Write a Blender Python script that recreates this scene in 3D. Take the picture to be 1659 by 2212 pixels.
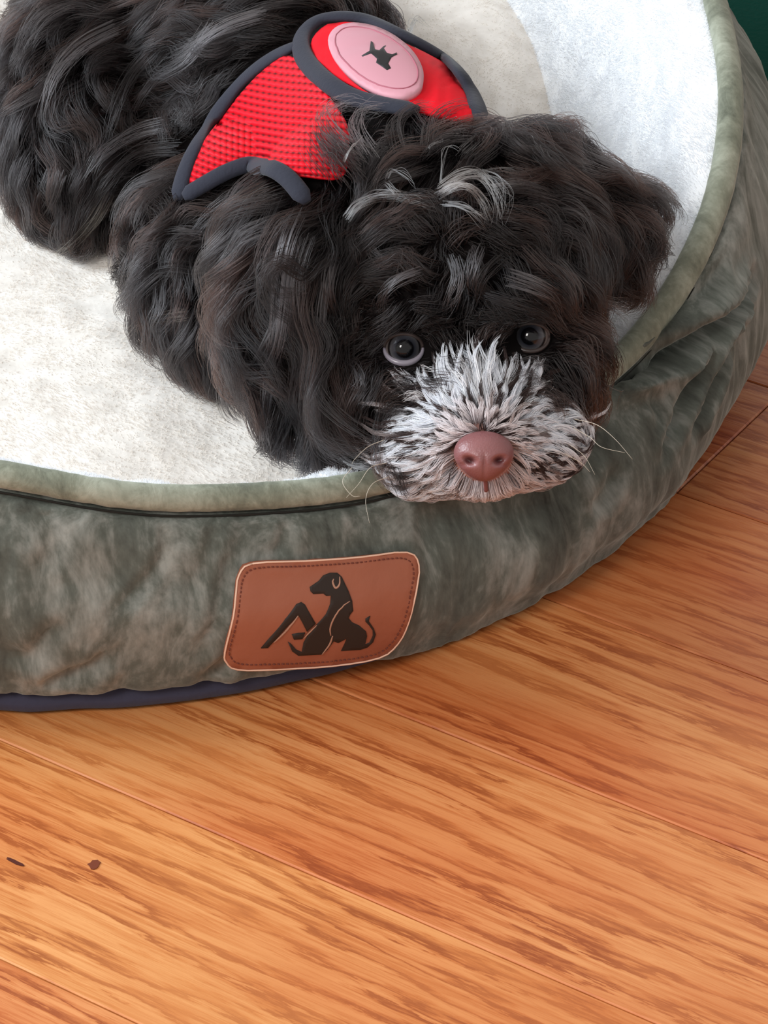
import bpy, bmesh, math, random
import numpy as np
from mathutils import Vector, Matrix, noise
from mathutils.bvhtree import BVHTree
from mathutils.geometry import delaunay_2d_cdt

random.seed(7)
rng = np.random.default_rng(11)
for o in list(bpy.data.objects):
    bpy.data.objects.remove(o)
scene = bpy.context.scene
COL = scene.collection

# ------------------------------------------------------------------ camera
FPX, CX, CY, CAMH = 7000.0, 829.5, 1106.0, 0.65
PITCH = math.radians(34)
cd = bpy.data.cameras.new('camera')
cam = bpy.data.objects.new('camera', cd)
COL.objects.link(cam)
cam.location = (0, 0, CAMH)
cam.rotation_euler = (math.radians(90) - PITCH, 0, 0)
cd.sensor_fit = 'VERTICAL'
cd.sensor_height = 24.0
cd.sensor_width = 18.0
cd.lens = FPX * 24.0 / 2212.0
cd.clip_start = 0.01
scene.camera = cam

# ------------------------------------------------------------------ light
scene.view_settings.view_transform = 'Standard'
scene.view_settings.look = 'None'
scene.view_settings.gamma = 1.0
scene.view_settings.exposure = 0.0
scene.view_settings.use_curve_mapping = False
world = bpy.data.worlds.new('room_light')
scene.world = world
world.use_nodes = True
wn = world.node_tree
wn.nodes['Background'].inputs[0].default_value = (1.0, 0.95, 0.91, 1)
wn.nodes['Background'].inputs[1].default_value = 0.60


def area(name, loc, target, sx, sy, power, color):
    d = bpy.data.lights.new(name, 'AREA')
    d.shape = 'RECTANGLE'
    d.size, d.size_y, d.energy, d.color = sx, sy, power, color
    o = bpy.data.objects.new(name, d)
    COL.objects.link(o)
    o.location = loc
    v = Vector(target) - Vector(loc)
    o.rotation_euler = v.to_track_quat('-Z', 'Y').to_euler()
    return o


area('window_daylight', (-1.40, 1.20, 0.85), (0.0, 1.05, 0.05), 0.7, 0.8, 30.0, (0.80, 0.91, 1.0))
area('room_fill_behind', (-0.75, -0.25, 1.25), (-0.1, 0.8, 0.0), 0.42, 0.5, 13.0, (1.0, 0.97, 0.94))  # added fill behind the camera, lifts the near floor
scene.cycles.max_bounces = 8
scene.cycles.diffuse_bounces = 3
scene.cycles.glossy_bounces = 3
scene.cycles.transmission_bounces = 5
scene.cycles.transparent_max_bounces = 6
scene.cycles.use_denoising = True

# ------------------------------------------------------------------ geometry helpers
RT = np.array([1.0, 0, 0])
UP = np.array([0, math.sin(PITCH), math.cos(PITCH)])
FW = np.array([0, math.cos(PITCH), -math.sin(PITCH)])
CAM = np.array([0, 0, CAMH])


def ray(px, py):
    return FW + RT * (px - CX) / FPX - UP * (py - CY) / FPX


def PZ(px, py, z):
    d = ray(px, py)
    return CAM + d * (z - CAMH) / d[2]


def PD(px, py, dep):
    return CAM + ray(px, py) * dep


def proj(P):
    v = np.asarray(P) - CAM
    dz = v @ FW
    return np.stack([CX + (v @ RT) / dz * FPX, CY - (v @ UP) / dz * FPX, dz], -1)


def link(name, data, parent=None, mat=None):
    o = bpy.data.objects.new(name, data)
    COL.objects.link(o)
    if parent is not None:
        o.parent = parent
    if mat is not None:
        data.materials.append(mat)
    return o


def mesh_obj(name, verts, faces, mat=None, parent=None, smooth=True):
    me = bpy.data.meshes.new(name)
    me.from_pydata([tuple(v) for v in verts], [], [tuple(f) for f in faces])
    me.update()
    if smooth:
        me.polygons.foreach_set('use_smooth', [True] * len(me.polygons))
    return link(name, me, parent, mat)


def tag(o, label, cat, group=None, kind=None):
    o['label'] = label
    o['category'] = cat
    if group:
        o['group'] = group
    if kind:
        o['kind'] = kind


def empty(name, loc=(0, 0, 0)):
    o = bpy.data.objects.new(name, None)
    o.empty_display_size = 0.05
    COL.objects.link(o)
    o.location = loc
    return o


def catmull(pts, n=8, closed=False):
    P = [np.array(p, float) for p in pts]
    out = []
    m = len(P)
    rg = range(m) if closed else range(m - 1)
    for i in rg:
        p0 = P[(i - 1) % m] if closed or i > 0 else P[i] * 2 - P[i + 1]
        p1, p2 = P[i], P[(i + 1) % m]
        p3 = P[(i + 2) % m] if closed or i + 2 < m else p2 * 2 - p1
        for k in range(n):
            t = k / n
            out.append(0.5 * ((2 * p1) + (-p0 + p2) * t + (2 * p0 - 5 * p1 + 4 * p2 - p3) * t * t + (-p0 + 3 * p1 - 3 * p2 + p3) * t ** 3))
    if not closed:
        out.append(P[-1])
    return np.array(out)


def sstep(a, b, x):
    t = np.clip((x - a) / (b - a), 0, 1)
    return t * t * (3 - 2 * t)


def bvh_of(obj):
    dg = bpy.context.evaluated_depsgraph_get()
    e = obj.evaluated_get(dg)
    me = e.to_mesh()
    me.transform(obj.matrix_world)
    vs = [v.co.copy() for v in me.vertices]
    fs = [tuple(p.vertices) for p in me.polygons]
    e.to_mesh_clear()
    return BVHTree.FromPolygons(vs, fs)


def cast(bvh, px, py):
    d = Vector(ray(px, py)).normalized()
    loc, nor, idx, dist = bvh.ray_cast(Vector(CAM), d)
    if loc is None:
        return None, None
    if nor.dot(d) > 0:
        nor = -nor
    return np.array(loc), np.array(nor)


def inside(poly, x, y):
    c = False
    n = len(poly)
    j = n - 1
    for i in range(n):
        xi, yi = poly[i]
        xj, yj = poly[j]
        if (yi > y) != (yj > y) and x < (xj - xi) * (y - yi) / (yj - yi + 1e-12) + xi:
            c = not c
        j = i
    return c


def drape(name, poly, bvh, off, thick, mat, parent, step=9, puff=0.0, fn=None):
    """a sheet cut to an outline and laid over a surface, with real thickness"""
    poly = [tuple(map(float, p)) for p in poly]
    xs = [p[0] for p in poly]
    ys = [p[1] for p in poly]
    vs = [Vector(p) for p in poly]
    nb = len(vs)
    ar = np.array(poly)

    def dist(x, y):
        a = ar
        b = np.roll(ar, -1, 0)
        ab = b - a
        t = np.clip(((np.array([x, y]) - a) * ab).sum(1) / ((ab ** 2).sum(1) + 1e-9), 0, 1)
        q = a + ab * t[:, None]
        return np.sqrt(((q - np.array([x, y])) ** 2).sum(1)).min()
    y = min(ys) + step * 0.5
    while y < max(ys):
        x = min(xs) + step * 0.5
        while x < max(xs):
            if inside(poly, x, y) and dist(x, y) > step * 0.45:
                vs.append(Vector((x, y)))
            x += step
        y += step
    edges = [(i, (i + 1) % nb) for i in range(nb)]
    V, _, Fc, *_ = delaunay_2d_cdt(vs, edges, [list(range(nb))], 1, 1e-5)
    top, nn, dd = [], [], []
    last = None
    for v in V:
        p, n = cast(bvh, v.x, v.y)
        if p is None:
            if last is None:
                last = (PD(v.x, v.y, 1.15), -FW)
            dep = proj(last[0])[2]
            p, n = PD(v.x, v.y, dep), last[1]
        last = (p, n)
        top.append(p)
        nn.append(n)
        dd.append(dist(v.x, v.y))
    top, nn, dd = np.array(top), np.array(nn), np.array(dd)
    m = len(top)
    # even out the normals a little
    for _ in range(3):
        acc = nn.copy()
        for f in Fc:
            s = nn[list(f)].sum(0)
            for i in f:
                acc[i] += s
        nn = acc / np.linalg.norm(acc, axis=1)[:, None]
    h = off + thick + puff * (1 - np.exp(-dd / 12.0))
    if fn is not None:
        h = h + np.array([fn(v.x, v.y, d) for v, d in zip(V, dd)])
    up = top + nn * h[:, None]
    lo = top + nn * off
    # orientation
    faces = []
    sgn = 0
    for f in Fc[:50]:
        a, b, c = up[f[0]], up[f[1]], up[f[2]]
        sgn += np.sign(np.dot(np.cross(b - a, c - a), nn[f[0]]))
    for f in Fc:
        f = list(f) if sgn > 0 else list(f)[::-1]
        faces.append(f)
        faces.append([i + m for i in f[::-1]])
    # walls
    cnt = {}
    for f in faces:
        if max(f) < m:
            for i in range(3):
                e = (f[i], f[(i + 1) % 3])
                cnt[e] = 1
    for (a, b) in list(cnt):
        if (b, a) not in cnt:
            faces.append([b, a, a + m, b + m])
    return mesh_obj(name, np.concatenate([up, lo]), faces, mat, parent)


def tube_mesh(path, radii, seg=10, flat=1.0, normals=None, taper=False):
    path = np.array(path, float)
    n = len(path)
    if np.isscalar(radii):
        radii = [radii] * n
    vs, fs = [], []
    prev = None
    for i in range(n):
        t = path[min(i + 1, n - 1)] - path[max(i - 1, 0)]
        t /= np.linalg.norm(t) + 1e-12
        if normals is not None:
            nn = normals[i] - t * (normals[i] @ t)
        else:
            ref = prev if prev is not None else np.array([0.3, 0.2, 1.0])
            nn = ref - t * (ref @ t)
        nn /= np.linalg.norm(nn) + 1e-12
        prev = nn
        b = np.cross(t, nn)
        for k in range(seg):
            a = 2 * math.pi * k / seg
            vs.append(path[i] + radii[i] * (math.cos(a) * b + math.sin(a) * nn * flat))
    for i in range(n - 1):
        for k in range(seg):
            k2 = (k + 1) % seg
            fs.append((i * seg + k, i * seg + k2, (i + 1) * seg + k2, (i + 1) * seg + k))
    fs.append(tuple(range(seg))[::-1])
    fs.append(tuple(range((n - 1) * seg, n * seg)))
    return vs, fs


def drape_tube(name, px_path, bvh, half_w, mat, parent, lift=0.0018, flat=0.5, n=6):
    c = catmull([(x + 4, y + 8) for x, y in px_path], n)
    P, N = [], []
    for x, y in c:
        p, nn = cast(bvh, x, y)
        if p is None:
            if P:
                p, nn = PD(x, y, proj(P[-1])[2]), N[-1]
            else:
                continue
        P.append(p)
        N.append(nn)
    P, N = np.array(P), np.array(N)
    for _ in range(4):
        P[1:-1] = (P[:-2] + 2 * P[1:-1] + P[2:]) / 4
        N[1:-1] = (N[:-2] + 2 * N[1:-1] + N[2:]) / 4
    N /= np.linalg.norm(N, axis=1)[:, None]
    P = P + N * lift
    m = len(P)
    r = [half_w * min(1, 0.5 + 0.25 * min(i, m - 1 - i)) for i in range(m)]
    v, f = tube_mesh(P, r, 14, flat, N)
    return mesh_obj(name, v, f, mat, parent)


# ------------------------------------------------------------------ materials
def new_mat(name):
    m = bpy.data.materials.new(name)
    m.use_nodes = True
    nt = m.node_tree
    return m, nt, nt.nodes['Principled BSDF']


def N(nt, t, **kw):
    n = nt.nodes.new(t)
    for k, v in kw.items():
        setattr(n, k, v)
    return n


def ramp(nt, stops):
    r = nt.nodes.new('ShaderNodeValToRGB')
    e = r.color_ramp.elements
    while len(e) < len(stops):
        e.new(0.5)
    for i, (p, c) in enumerate(stops):
        e[i].position = p
        e[i].color = (*c, 1)
    return r


def lin(r, g, b):
    def f(c):
        c /= 255.0
        return c / 12.92 if c <= 0.04045 else ((c + 0.055) / 1.055) ** 2.4
    return (f(r), f(g), f(b))


def plain(name, col, rough=0.6, sheen=0.0, spec=0.5, bump=None):
    m, nt, b = new_mat(name)
    b.inputs['Base Color'].default_value = (*col, 1)
    b.inputs['Roughness'].default_value = rough
    b.inputs['Sheen Weight'].default_value = sheen
    b.inputs['Specular IOR Level'].default_value = spec
    if bump:
        sc, st, ds = bump
        tc = N(nt, 'ShaderNodeTexCoord')
        no = N(nt, 'ShaderNodeTexNoise')
        no.inputs['Scale'].default_value = sc
        no.inputs['Detail'].default_value = 4
        nt.links.new(tc.outputs['Object'], no.inputs['Vector'])
        bp = N(nt, 'ShaderNodeBump')
        bp.inputs['Strength'].default_value = st
        bp.inputs['Distance'].default_value = ds
        nt.links.new(no.outputs[0], bp.inputs['Height'])
        nt.links.new(bp.outputs[0], b.inputs['Normal'])
    return m


YAW = math.radians(-33.25)
STRIP = 0.08255
OFF = 0.5444          # seam index 0


def floor_material():
    m, nt, b = new_mat('oak_floor')
    L = nt.links
    tc = N(nt, 'ShaderNodeTexCoord')
    rnd = N(nt, 'ShaderNodeAttribute', attribute_name='plank')
    mp = N(nt, 'ShaderNodeMapping')
    mp.inputs['Rotation'].default_value = (0, 0, -YAW)
    L.new(tc.outputs['Object'], mp.inputs['Vector'])
    # every strip its own piece of grain
    sc = N(nt, 'ShaderNodeVectorMath', operation='SCALE')
    sc.inputs['Scale'].default_value = 7.3
    L.new(rnd.outputs['Color'], sc.inputs[0])
    ad = N(nt, 'ShaderNodeVectorMath', operation='ADD')
    L.new(mp.outputs[0], ad.inputs[0])
    L.new(sc.outputs[0], ad.inputs[1])

    def noise_(scl, vec_scale, detail=4, rough=0.55, dist=0.0):
        mm = N(nt, 'ShaderNodeMapping')
        mm.inputs['Scale'].default_value = vec_scale
        L.new(ad.outputs[0], mm.inputs['Vector'])
        no = N(nt, 'ShaderNodeTexNoise')
        no.inputs['Scale'].default_value = scl
        no.inputs['Detail'].default_value = detail
        no.inputs['Roughness'].default_value = rough
        no.inputs['Distortion'].default_value = dist
        L.new(mm.outputs[0], no.inputs['Vector'])
        return no
    # growth rings: bands running along the strip, pushed about by a slow noise
    warp = noise_(1.0, (5, 22, 1), 4, 0.55)
    sx = N(nt, 'ShaderNodeSeparateXYZ')
    L.new(ad.outputs[0], sx.inputs[0])
    m1 = N(nt, 'ShaderNodeMath', operation='MULTIPLY')
    m1.inputs[1].default_value = 95.0
    L.new(sx.outputs['Y'], m1.inputs[0])
    m2 = N(nt, 'ShaderNodeMath', operation='MULTIPLY_ADD')
    m2.inputs[1].default_value = 5.0
    L.new(warp.outputs[0], m2.inputs[0])
    L.new(m1.outputs[0], m2.inputs[2])
    fine = noise_(1.0, (34, 330, 1), 5, 0.65)
    m3 = N(nt, 'ShaderNodeMath', operation='MULTIPLY_ADD')
    m3.inputs[1].default_value = 1.9
    L.new(fine.outputs[0], m3.inputs[0])
    L.new(m2.outputs[0], m3.inputs[2])
    fr = N(nt, 'ShaderNodeMath', operation='FRACT')
    L.new(m3.outputs[0], fr.inputs[0])
    rr = ramp(nt, [(0.0, (0.15,) * 3), (0.10, (0.0,) * 3), (0.42, (0.8,) * 3), (0.8, (1.0,) * 3), (1.0, (0.5,) * 3)])
    L.new(fr.outputs[0], rr.inputs[0])
    # pores: long thin dark dashes
    pores = noise_(1.0, (14, 520, 1), 6, 0.72)
    pr = ramp(nt, [(0.38, (0.0,) * 3), (0.54, (1.0,) * 3)])
    L.new(pores.outputs[0], pr.inputs[0])
    blot = noise_(1.0, (6, 16, 1), 3, 0.5)
    mixg = N(nt, 'ShaderNodeMixRGB', blend_type='MULTIPLY')
    mixg.inputs[0].default_value = 0.55
    L.new(rr.outputs[0], mixg.inputs[1])
    L.new(pr.outputs[0], mixg.inputs[2])
    cr = ramp(nt, [(0.10, lin(160, 86, 38)), (0.5, lin(206, 130, 70)), (0.9, lin(226, 160, 100))])
    # soften
    mx = N(nt, 'ShaderNodeMixRGB', blend_type='MIX')
    mx.inputs[0].default_value = 0.40
    mx.inputs[2].default_value = (0.62, 0.62, 0.62, 1)
    L.new(mixg.outputs[0], mx.inputs[1])
    soft = noise_(1.0, (9, 34, 1), 3, 0.6)
    sr = N(nt, 'ShaderNodeMapRange')
    sr.inputs['From Min'].default_value = 0.35
    sr.inputs['From Max'].default_value = 0.65
    sr.inputs['To Min'].default_value = 0.66
    sr.inputs['To Max'].default_value = 0.12
    L.new(soft.outputs[0], sr.inputs['Value'])
    L.new(sr.outputs[0], mx.inputs[0])
    L.new(mx.outputs[0], cr.inputs[0])
    br = ramp(nt, [(0.3, lin(232, 196, 178)), (0.7, (1, 1, 1))])
    L.new(blot.outputs[0], br.inputs[0])
    mm = N(nt, 'ShaderNodeMixRGB', blend_type='MULTIPLY')
    mm.inputs[0].default_value = 1.0
    L.new(cr.outputs[0], mm.inputs[1])
    L.new(br.outputs[0], mm.inputs[2])
    # tone of the strip, with floor shade put into the colour
    hs = N(nt, 'ShaderNodeHueSaturation')
    sp = N(nt, 'ShaderNodeSeparateColor')
    L.new(rnd.outputs['Color'], sp.inputs[0])
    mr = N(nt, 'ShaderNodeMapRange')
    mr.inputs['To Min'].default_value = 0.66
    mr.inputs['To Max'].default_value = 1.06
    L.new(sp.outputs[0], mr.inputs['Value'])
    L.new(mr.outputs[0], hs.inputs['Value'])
    mr2 = N(nt, 'ShaderNodeMapRange')
    mr2.inputs['To Min'].default_value = 0.493
    mr2.inputs['To Max'].default_value = 0.503
    L.new(sp.outputs[1], mr2.inputs['Value'])
    L.new(mr2.outputs[0], hs.inputs['Hue'])
    L.new(mm.outputs[0], hs.inputs['Color'])
    L.new(hs.outputs[0], b.inputs['Base Color'])
    b.inputs['Roughness'].default_value = 0.42
    b.inputs['Coat Weight'].default_value = 0.15
    b.inputs['Coat Roughness'].default_value = 0.25
    bp = N(nt, 'ShaderNodeBump')
    bp.inputs['Strength'].default_value = 0.25
    bp.inputs['Distance'].default_value = 0.0004
    L.new(mixg.outputs[0], bp.inputs['Height'])
    L.new(bp.outputs[0], b.inputs['Normal'])
    return m


def velvet_material(name, dark, mid, light, scale=1.0, squash=(1, 1, 1)):
    m, nt, b = new_mat(name)
    L = nt.links
    uv = N(nt, 'ShaderNodeAttribute', attribute_name='wrap')
    mp = N(nt, 'ShaderNodeMapping')
    mp.inputs['Scale'].default_value = squash
    mp.inputs['Rotation'].default_value = (0, 0, 0.25)
    L.new(uv.outputs['Vector'], mp.inputs['Vector'])

    def no(s, d, r, dist):
        n = N(nt, 'ShaderNodeTexNoise')
        n.inputs['Scale'].default_value = s * scale
        n.inputs['Detail'].default_value = d
        n.inputs['Roughness'].default_value = r
        n.inputs['Distortion'].default_value = dist
        L.new(mp.outputs[0], n.inputs['Vector'])
        return n
    a = no(26, 6, 0.62, 0.6)
    c = no(75, 5, 0.65, 1.0)
    f = no(420, 3, 0.6, 0.0)
    mx = N(nt, 'ShaderNodeMixRGB', blend_type='MIX')
    mx.inputs[0].default_value = 0.42
    L.new(a.outputs[0], mx.inputs[1])
    L.new(c.outputs[0], mx.inputs[2])
    mx2 = N(nt, 'ShaderNodeMixRGB', blend_type='MIX')
    mx2.inputs[0].default_value = 0.14
    L.new(mx.outputs[0], mx2.inputs[1])
    L.new(f.outputs[0], mx2.inputs[2])
    cr = ramp(nt, [(0.38, dark), (0.50, mid), (0.62, light)])
    L.new(mx2.outputs[0], cr.inputs[0])
    L.new(cr.outputs[0], b.inputs['Base Color'])
    b.inputs['Roughness'].default_value = 0.75
    b.inputs['Specular IOR Level'].default_value = 0.2
    b.inputs['Sheen Weight'].default_value = 0.45
    b.inputs['Sheen Roughness'].default_value = 0.4
    b.inputs['Sheen Tint'].default_value = (0.85, 0.9, 0.82, 1)
    bp = N(nt, 'ShaderNodeBump')
    bp.inputs['Strength'].default_value = 0.5
    bp.inputs['Distance'].default_value = 0.002
    L.new(mx.outputs[0], bp.inputs['Height'])
    L.new(bp.outputs[0], b.inputs['Normal'])
    return m


def fleece_material(name, ca, cb):
    m, nt, b = new_mat(name)
    L = nt.links
    tc = N(nt, 'ShaderNodeTexCoord')
    n = N(nt, 'ShaderNodeTexNoise')
    n.inputs['Scale'].default_value = 120
    n.inputs['Detail'].default_value = 5
    L.new(tc.outputs['Object'], n.inputs['Vector'])
    cr = ramp(nt, [(0.3, lin(*ca)), (0.65, lin(*cb))])
    L.new(n.outputs[0], cr.inputs[0])
    L.new(cr.outputs[0], b.inputs['Base Color'])
    b.inputs['Roughness'].default_value = 0.95
    b.inputs['Sheen Weight'].default_value = 0.3
    b.inputs['Specular IOR Level'].default_value = 0.1
    bp = N(nt, 'ShaderNodeBump')
    bp.inputs['Strength'].default_value = 0.5
    bp.inputs['Distance'].default_value = 0.0015
    L.new(n.outputs[0], bp.inputs['Height'])
    L.new(bp.outputs[0], b.inputs['Normal'])
    return m


def hair_material(name, rough=0.35, radial=0.4, coat=0.0, attr=True, col=(0.5, 0.5, 0.5), ior=1.55):
    m = bpy.data.materials.new(name)
    m.use_nodes = True
    nt = m.node_tree
    nt.nodes.clear()
    out = N(nt, 'ShaderNodeOutputMaterial')
    h = N(nt, 'ShaderNodeBsdfHairPrincipled')
    h.parametrization = 'COLOR'
    h.inputs['Roughness'].default_value = rough
    h.inputs['Radial Roughness'].default_value = radial
    h.inputs['Random Roughness'].default_value = 0.2
    h.inputs['Coat'].default_value = coat
    h.inputs['IOR'].default_value = ior
    if attr:
        a = N(nt, 'ShaderNodeAttribute', attribute_name='tint')
        nt.links.new(a.outputs['Color'], h.inputs['Color'])
    else:
        h.inputs['Color'].default_value = (*col, 1)
    nt.links.new(h.outputs[0], out.inputs['Surface'])
    return m


M_FLOOR = floor_material()
M_VELVET = velvet_material('crushed_green_velvet', lin(54, 56, 51), lin(93, 98, 91), lin(148, 151, 145), 1.0, (1.0, 0.42, 1))
M_PIPING = velvet_material('sage_velvet_piping', lin(94, 98, 85), lin(132, 136, 120), lin(168, 172, 156), 1.3, (1, 1, 1))
M_NAVY = plain('navy_base_cloth', lin(58, 58, 76), 0.85, 0.1, 0.3, (300, 0.5, 0.001))
M_FLEECE = fleece_material('white_fleece', (228, 230, 232), (246, 248, 250))
M_CREAM = fleece_material('cream_fleece', (218, 212, 204), (238, 233, 226))
M_LEATHER = plain('brown_leather', lin(160, 96, 72), 0.55, 0.0, 0.4, (220, 0.35, 0.0006))
M_LEATHER_EDGE = plain('pale_leather_highlight', lin(236, 196, 172), 0.6)  # edge highlight of the patch painted as a pale rim
M_INK = plain('burnt_black_print', lin(40, 30, 24), 0.7)
M_TAN = plain('tan_print_line', lin(176, 134, 112), 0.7)
M_STITCH = plain('brown_thread', lin(112, 56, 44), 0.8)
M_SEAM = plain('dark_seam_thread', lin(24, 23, 18), 0.9)
M_GREEN = plain('dark_green_rug_cloth', lin(4, 54, 44), 0.95, 0.0, 0.1, (400, 0.6, 0.001))
M_BIND = plain('charcoal_binding_cloth', lin(40, 42, 54), 0.85, 0.08, 0.3, (700, 0.4, 0.0005))
M_RED_SMOOTH = plain('red_cloth', lin(226, 10, 32), 0.75, 0.0, 0.2, (260, 0.3, 0.001))
M_PINK = plain('pink_rubber', lin(205, 146, 158), 0.6, 0.0, 0.4)
M_PINK_GROOVE = plain('pink_groove', lin(168, 92, 108), 0.6)
M_BLACK = plain('black_print', lin(18, 16, 20), 0.6)


def skin_material():
    m, nt, b = new_mat('dark_undercoat')
    L = nt.links
    a = N(nt, 'ShaderNodeAttribute', attribute_name='skin')
    L.new(a.outputs['Color'], b.inputs['Base Color'])
    b.inputs['Roughness'].default_value = 0.9
    b.inputs['Specular IOR Level'].default_value = 0.15
    return m


def red_mesh_material():
    m, nt, b = new_mat('red_waffle_mesh')
    L = nt.links
    a = N(nt, 'ShaderNodeAttribute', attribute_name='weave')
    s = N(nt, 'ShaderNodeSeparateXYZ')
    L.new(a.outputs['Vector'], s.inputs[0])

    def wave(sock, k, sharp):
        mu = N(nt, 'ShaderNodeMath', operation='MULTIPLY')
        mu.inputs[1].default_value = k
        L.new(sock, mu.inputs[0])
        si = N(nt, 'ShaderNodeMath', operation='SINE')
        L.new(mu.outputs[0], si.inputs[0])
        ma = N(nt, 'ShaderNodeMapRange')
        ma.inputs['From Min'].default_value = -1
        ma.inputs['From Max'].default_value = 1
        L.new(si.outputs[0], ma.inputs['Value'])
        pw = N(nt, 'ShaderNodeMath', operation='POWER')
        pw.inputs[1].default_value = sharp
        L.new(ma.outputs[0], pw.inputs[0])
        return pw.outputs[0]
    ridge = wave(s.outputs['Y'], 2 * math.pi, 0.8)
    cell = wave(s.outputs['X'], 2 * math.pi, 0.6)
    mn = N(nt, 'ShaderNodeMath', operation='MULTIPLY_ADD')
    mn.inputs[1].default_value = 0.28
    L.new(cell, mn.inputs[0])
    L.new(ridge, mn.inputs[2])
    cr = ramp(nt, [(0.12, lin(110, 0, 12)), (0.45, lin(222, 2, 26)), (1.0, lin(250, 22, 44))])
    L.new(mn.outputs[0], cr.inputs[0])
    L.new(cr.outputs[0], b.inputs['Base Color'])
    b.inputs['Roughness'].default_value = 0.6
    b.inputs['Specular IOR Level'].default_value = 0.25
    bp = N(nt, 'ShaderNodeBump')
    bp.inputs['Strength'].default_value = 1.0
    bp.inputs['Distance'].default_value = 0.0009
    L.new(mn.outputs[0], bp.inputs['Height'])
    L.new(bp.outputs[0], b.inputs['Normal'])
    return m


M_SKIN = skin_material()
M_RED = red_mesh_material()
M_HAIR = hair_material('puppy_hair', 0.28, 0.45, ior=1.38)


def white_hair_material():
    m = bpy.data.materials.new('white_hair')
    m.use_nodes = True
    nt = m.node_tree
    b = nt.nodes['Principled BSDF']
    a = N(nt, 'ShaderNodeAttribute', attribute_name='tint')
    nt.links.new(a.outputs['Color'], b.inputs['Base Color'])
    b.inputs['Roughness'].default_value = 0.45
    b.inputs['Specular IOR Level'].default_value = 0.3
    t = N(nt, 'ShaderNodeBsdfTranslucent')
    nt.links.new(a.outputs['Color'], t.inputs['Color'])
    x = N(nt, 'ShaderNodeMixShader')
    x.inputs[0].default_value = 0.35
    nt.links.new(b.outputs[0], x.inputs[1])
    nt.links.new(t.outputs[0], x.inputs[2])
    nt.links.new(x.outputs[0], nt.nodes['Material Output'].inputs['Surface'])
    return m


M_WHITE = white_hair_material()
M_WHISKER = hair_material('whisker_hair', 0.3, 0.4, 0, False, (0.75, 0.72, 0.66))


def nose_material():
    m, nt, b = new_mat('pink_nose_leather')
    L = nt.links
    a = N(nt, 'ShaderNodeAttribute', attribute_name='skin')
    L.new(a.outputs['Color'], b.inputs['Base Color'])
    tc = N(nt, 'ShaderNodeTexCoord')
    v = N(nt, 'ShaderNodeTexVoronoi')
    v.inputs['Scale'].default_value = 1500
    L.new(tc.outputs['Object'], v.inputs['Vector'])
    bp = N(nt, 'ShaderNodeBump')
    bp.inputs['Strength'].default_value = 0.35
    bp.inputs['Distance'].default_value = 0.0002
    L.new(v.outputs['Distance'], bp.inputs['Height'])
    L.new(bp.outputs[0], b.inputs['Normal'])
    b.inputs['Roughness'].default_value = 0.38
    b.inputs['Subsurface Weight'].default_value = 0.15
    b.inputs['Subsurface Radius'].default_value = (0.004, 0.0015, 0.001)
    b.inputs['Subsurface Scale'].default_value = 1.0
    return m


M_NOSE = nose_material()

# ------------------------------------------------------------------ floor
yd = np.array([math.cos(YAW), math.sin(YAW)])
yn = np.array([-math.sin(YAW), math.cos(YAW)])


def build_floor():
    bm = bmesh.new()
    lay = bm.loops.layers.float_color.new('plank')
    r = random.Random(3)
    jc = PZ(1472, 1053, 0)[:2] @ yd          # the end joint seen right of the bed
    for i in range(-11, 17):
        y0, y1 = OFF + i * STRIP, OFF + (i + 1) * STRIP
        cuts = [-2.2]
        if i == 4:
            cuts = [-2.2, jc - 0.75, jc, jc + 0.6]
        else:
            x = -2.2 + r.random() * 0.5
            base = jc + (r.random() * 0.6 + 0.35)
            ks = [base - 1.3 - r.random() * .3, base]
            if i < 4:
                ks = [jc - 1.1 - r.random() * 0.4, jc + 0.55 + r.random() * 0.5]
            cuts = [-2.2] + sorted(ks)
        cuts.append(3.0)
        for a, c in zip(cuts[:-1], cuts[1:]):
            col = (r.random(), r.random(), r.random(), 1)
            if i == 0:
                col = (0.99, 0.85, 0.3, 1)
            if i == 1:
                col = (0.92, 0.60, 0.62, 1)
            if i == 2:
                col = (0.85, 0.55, 0.16, 1)
            if i == 3:
                col = (0.66, 0.35, 0.7, 1)
            if i == 4:  # this strip and the next darkened, reddened: shade beside the bed painted in
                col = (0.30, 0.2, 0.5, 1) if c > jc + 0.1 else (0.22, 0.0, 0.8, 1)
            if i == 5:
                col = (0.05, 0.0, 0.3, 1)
            if i == -1:
                col = (0.95, 0.55, 0.4, 1)
            g, bv = 0.00020, 0.0005
            pr = [(y0 + g, -0.012, 0), (y0 + g, -bv * 0.7, 0), (y0 + g + bv, 0, 0), (y1 - g - bv, 0, 0), (y1 - g, -bv * 0.7, 0), (y1 - g, -0.012, 0)]
            rows = []
            for (xx, inset) in ((a + g, 1), (a + g + 0.0006, 0), (c - g - 0.0006, 0), (c - g, 1)):
                row = []
                for (yy, zz, _) in pr:
                    z = zz - (0.0006 if inset and zz > -0.005 else 0)
                    p = yd * xx + yn * yy
                    row.append(bm.verts.new((p[0], p[1], z)))
                rows.append(row)
            fs = []
            for q in range(3):
                for k in range(5):
                    fs.append(bm.faces.new((rows[q][k], rows[q + 1][k], rows[q + 1][k + 1], rows[q][k + 1])))
            fs.append(bm.faces.new(rows[0]))
            fs.append(bm.faces.new(rows[3][::-1]))
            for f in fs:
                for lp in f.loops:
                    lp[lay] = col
    bmesh.ops.recalc_face_normals(bm, faces=bm.faces)
    me = bpy.data.meshes.new('floor')
    bm.to_mesh(me)
    bm.free()
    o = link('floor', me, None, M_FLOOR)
    o['kind'] = 'structure'
    return o


floor = build_floor()

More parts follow.
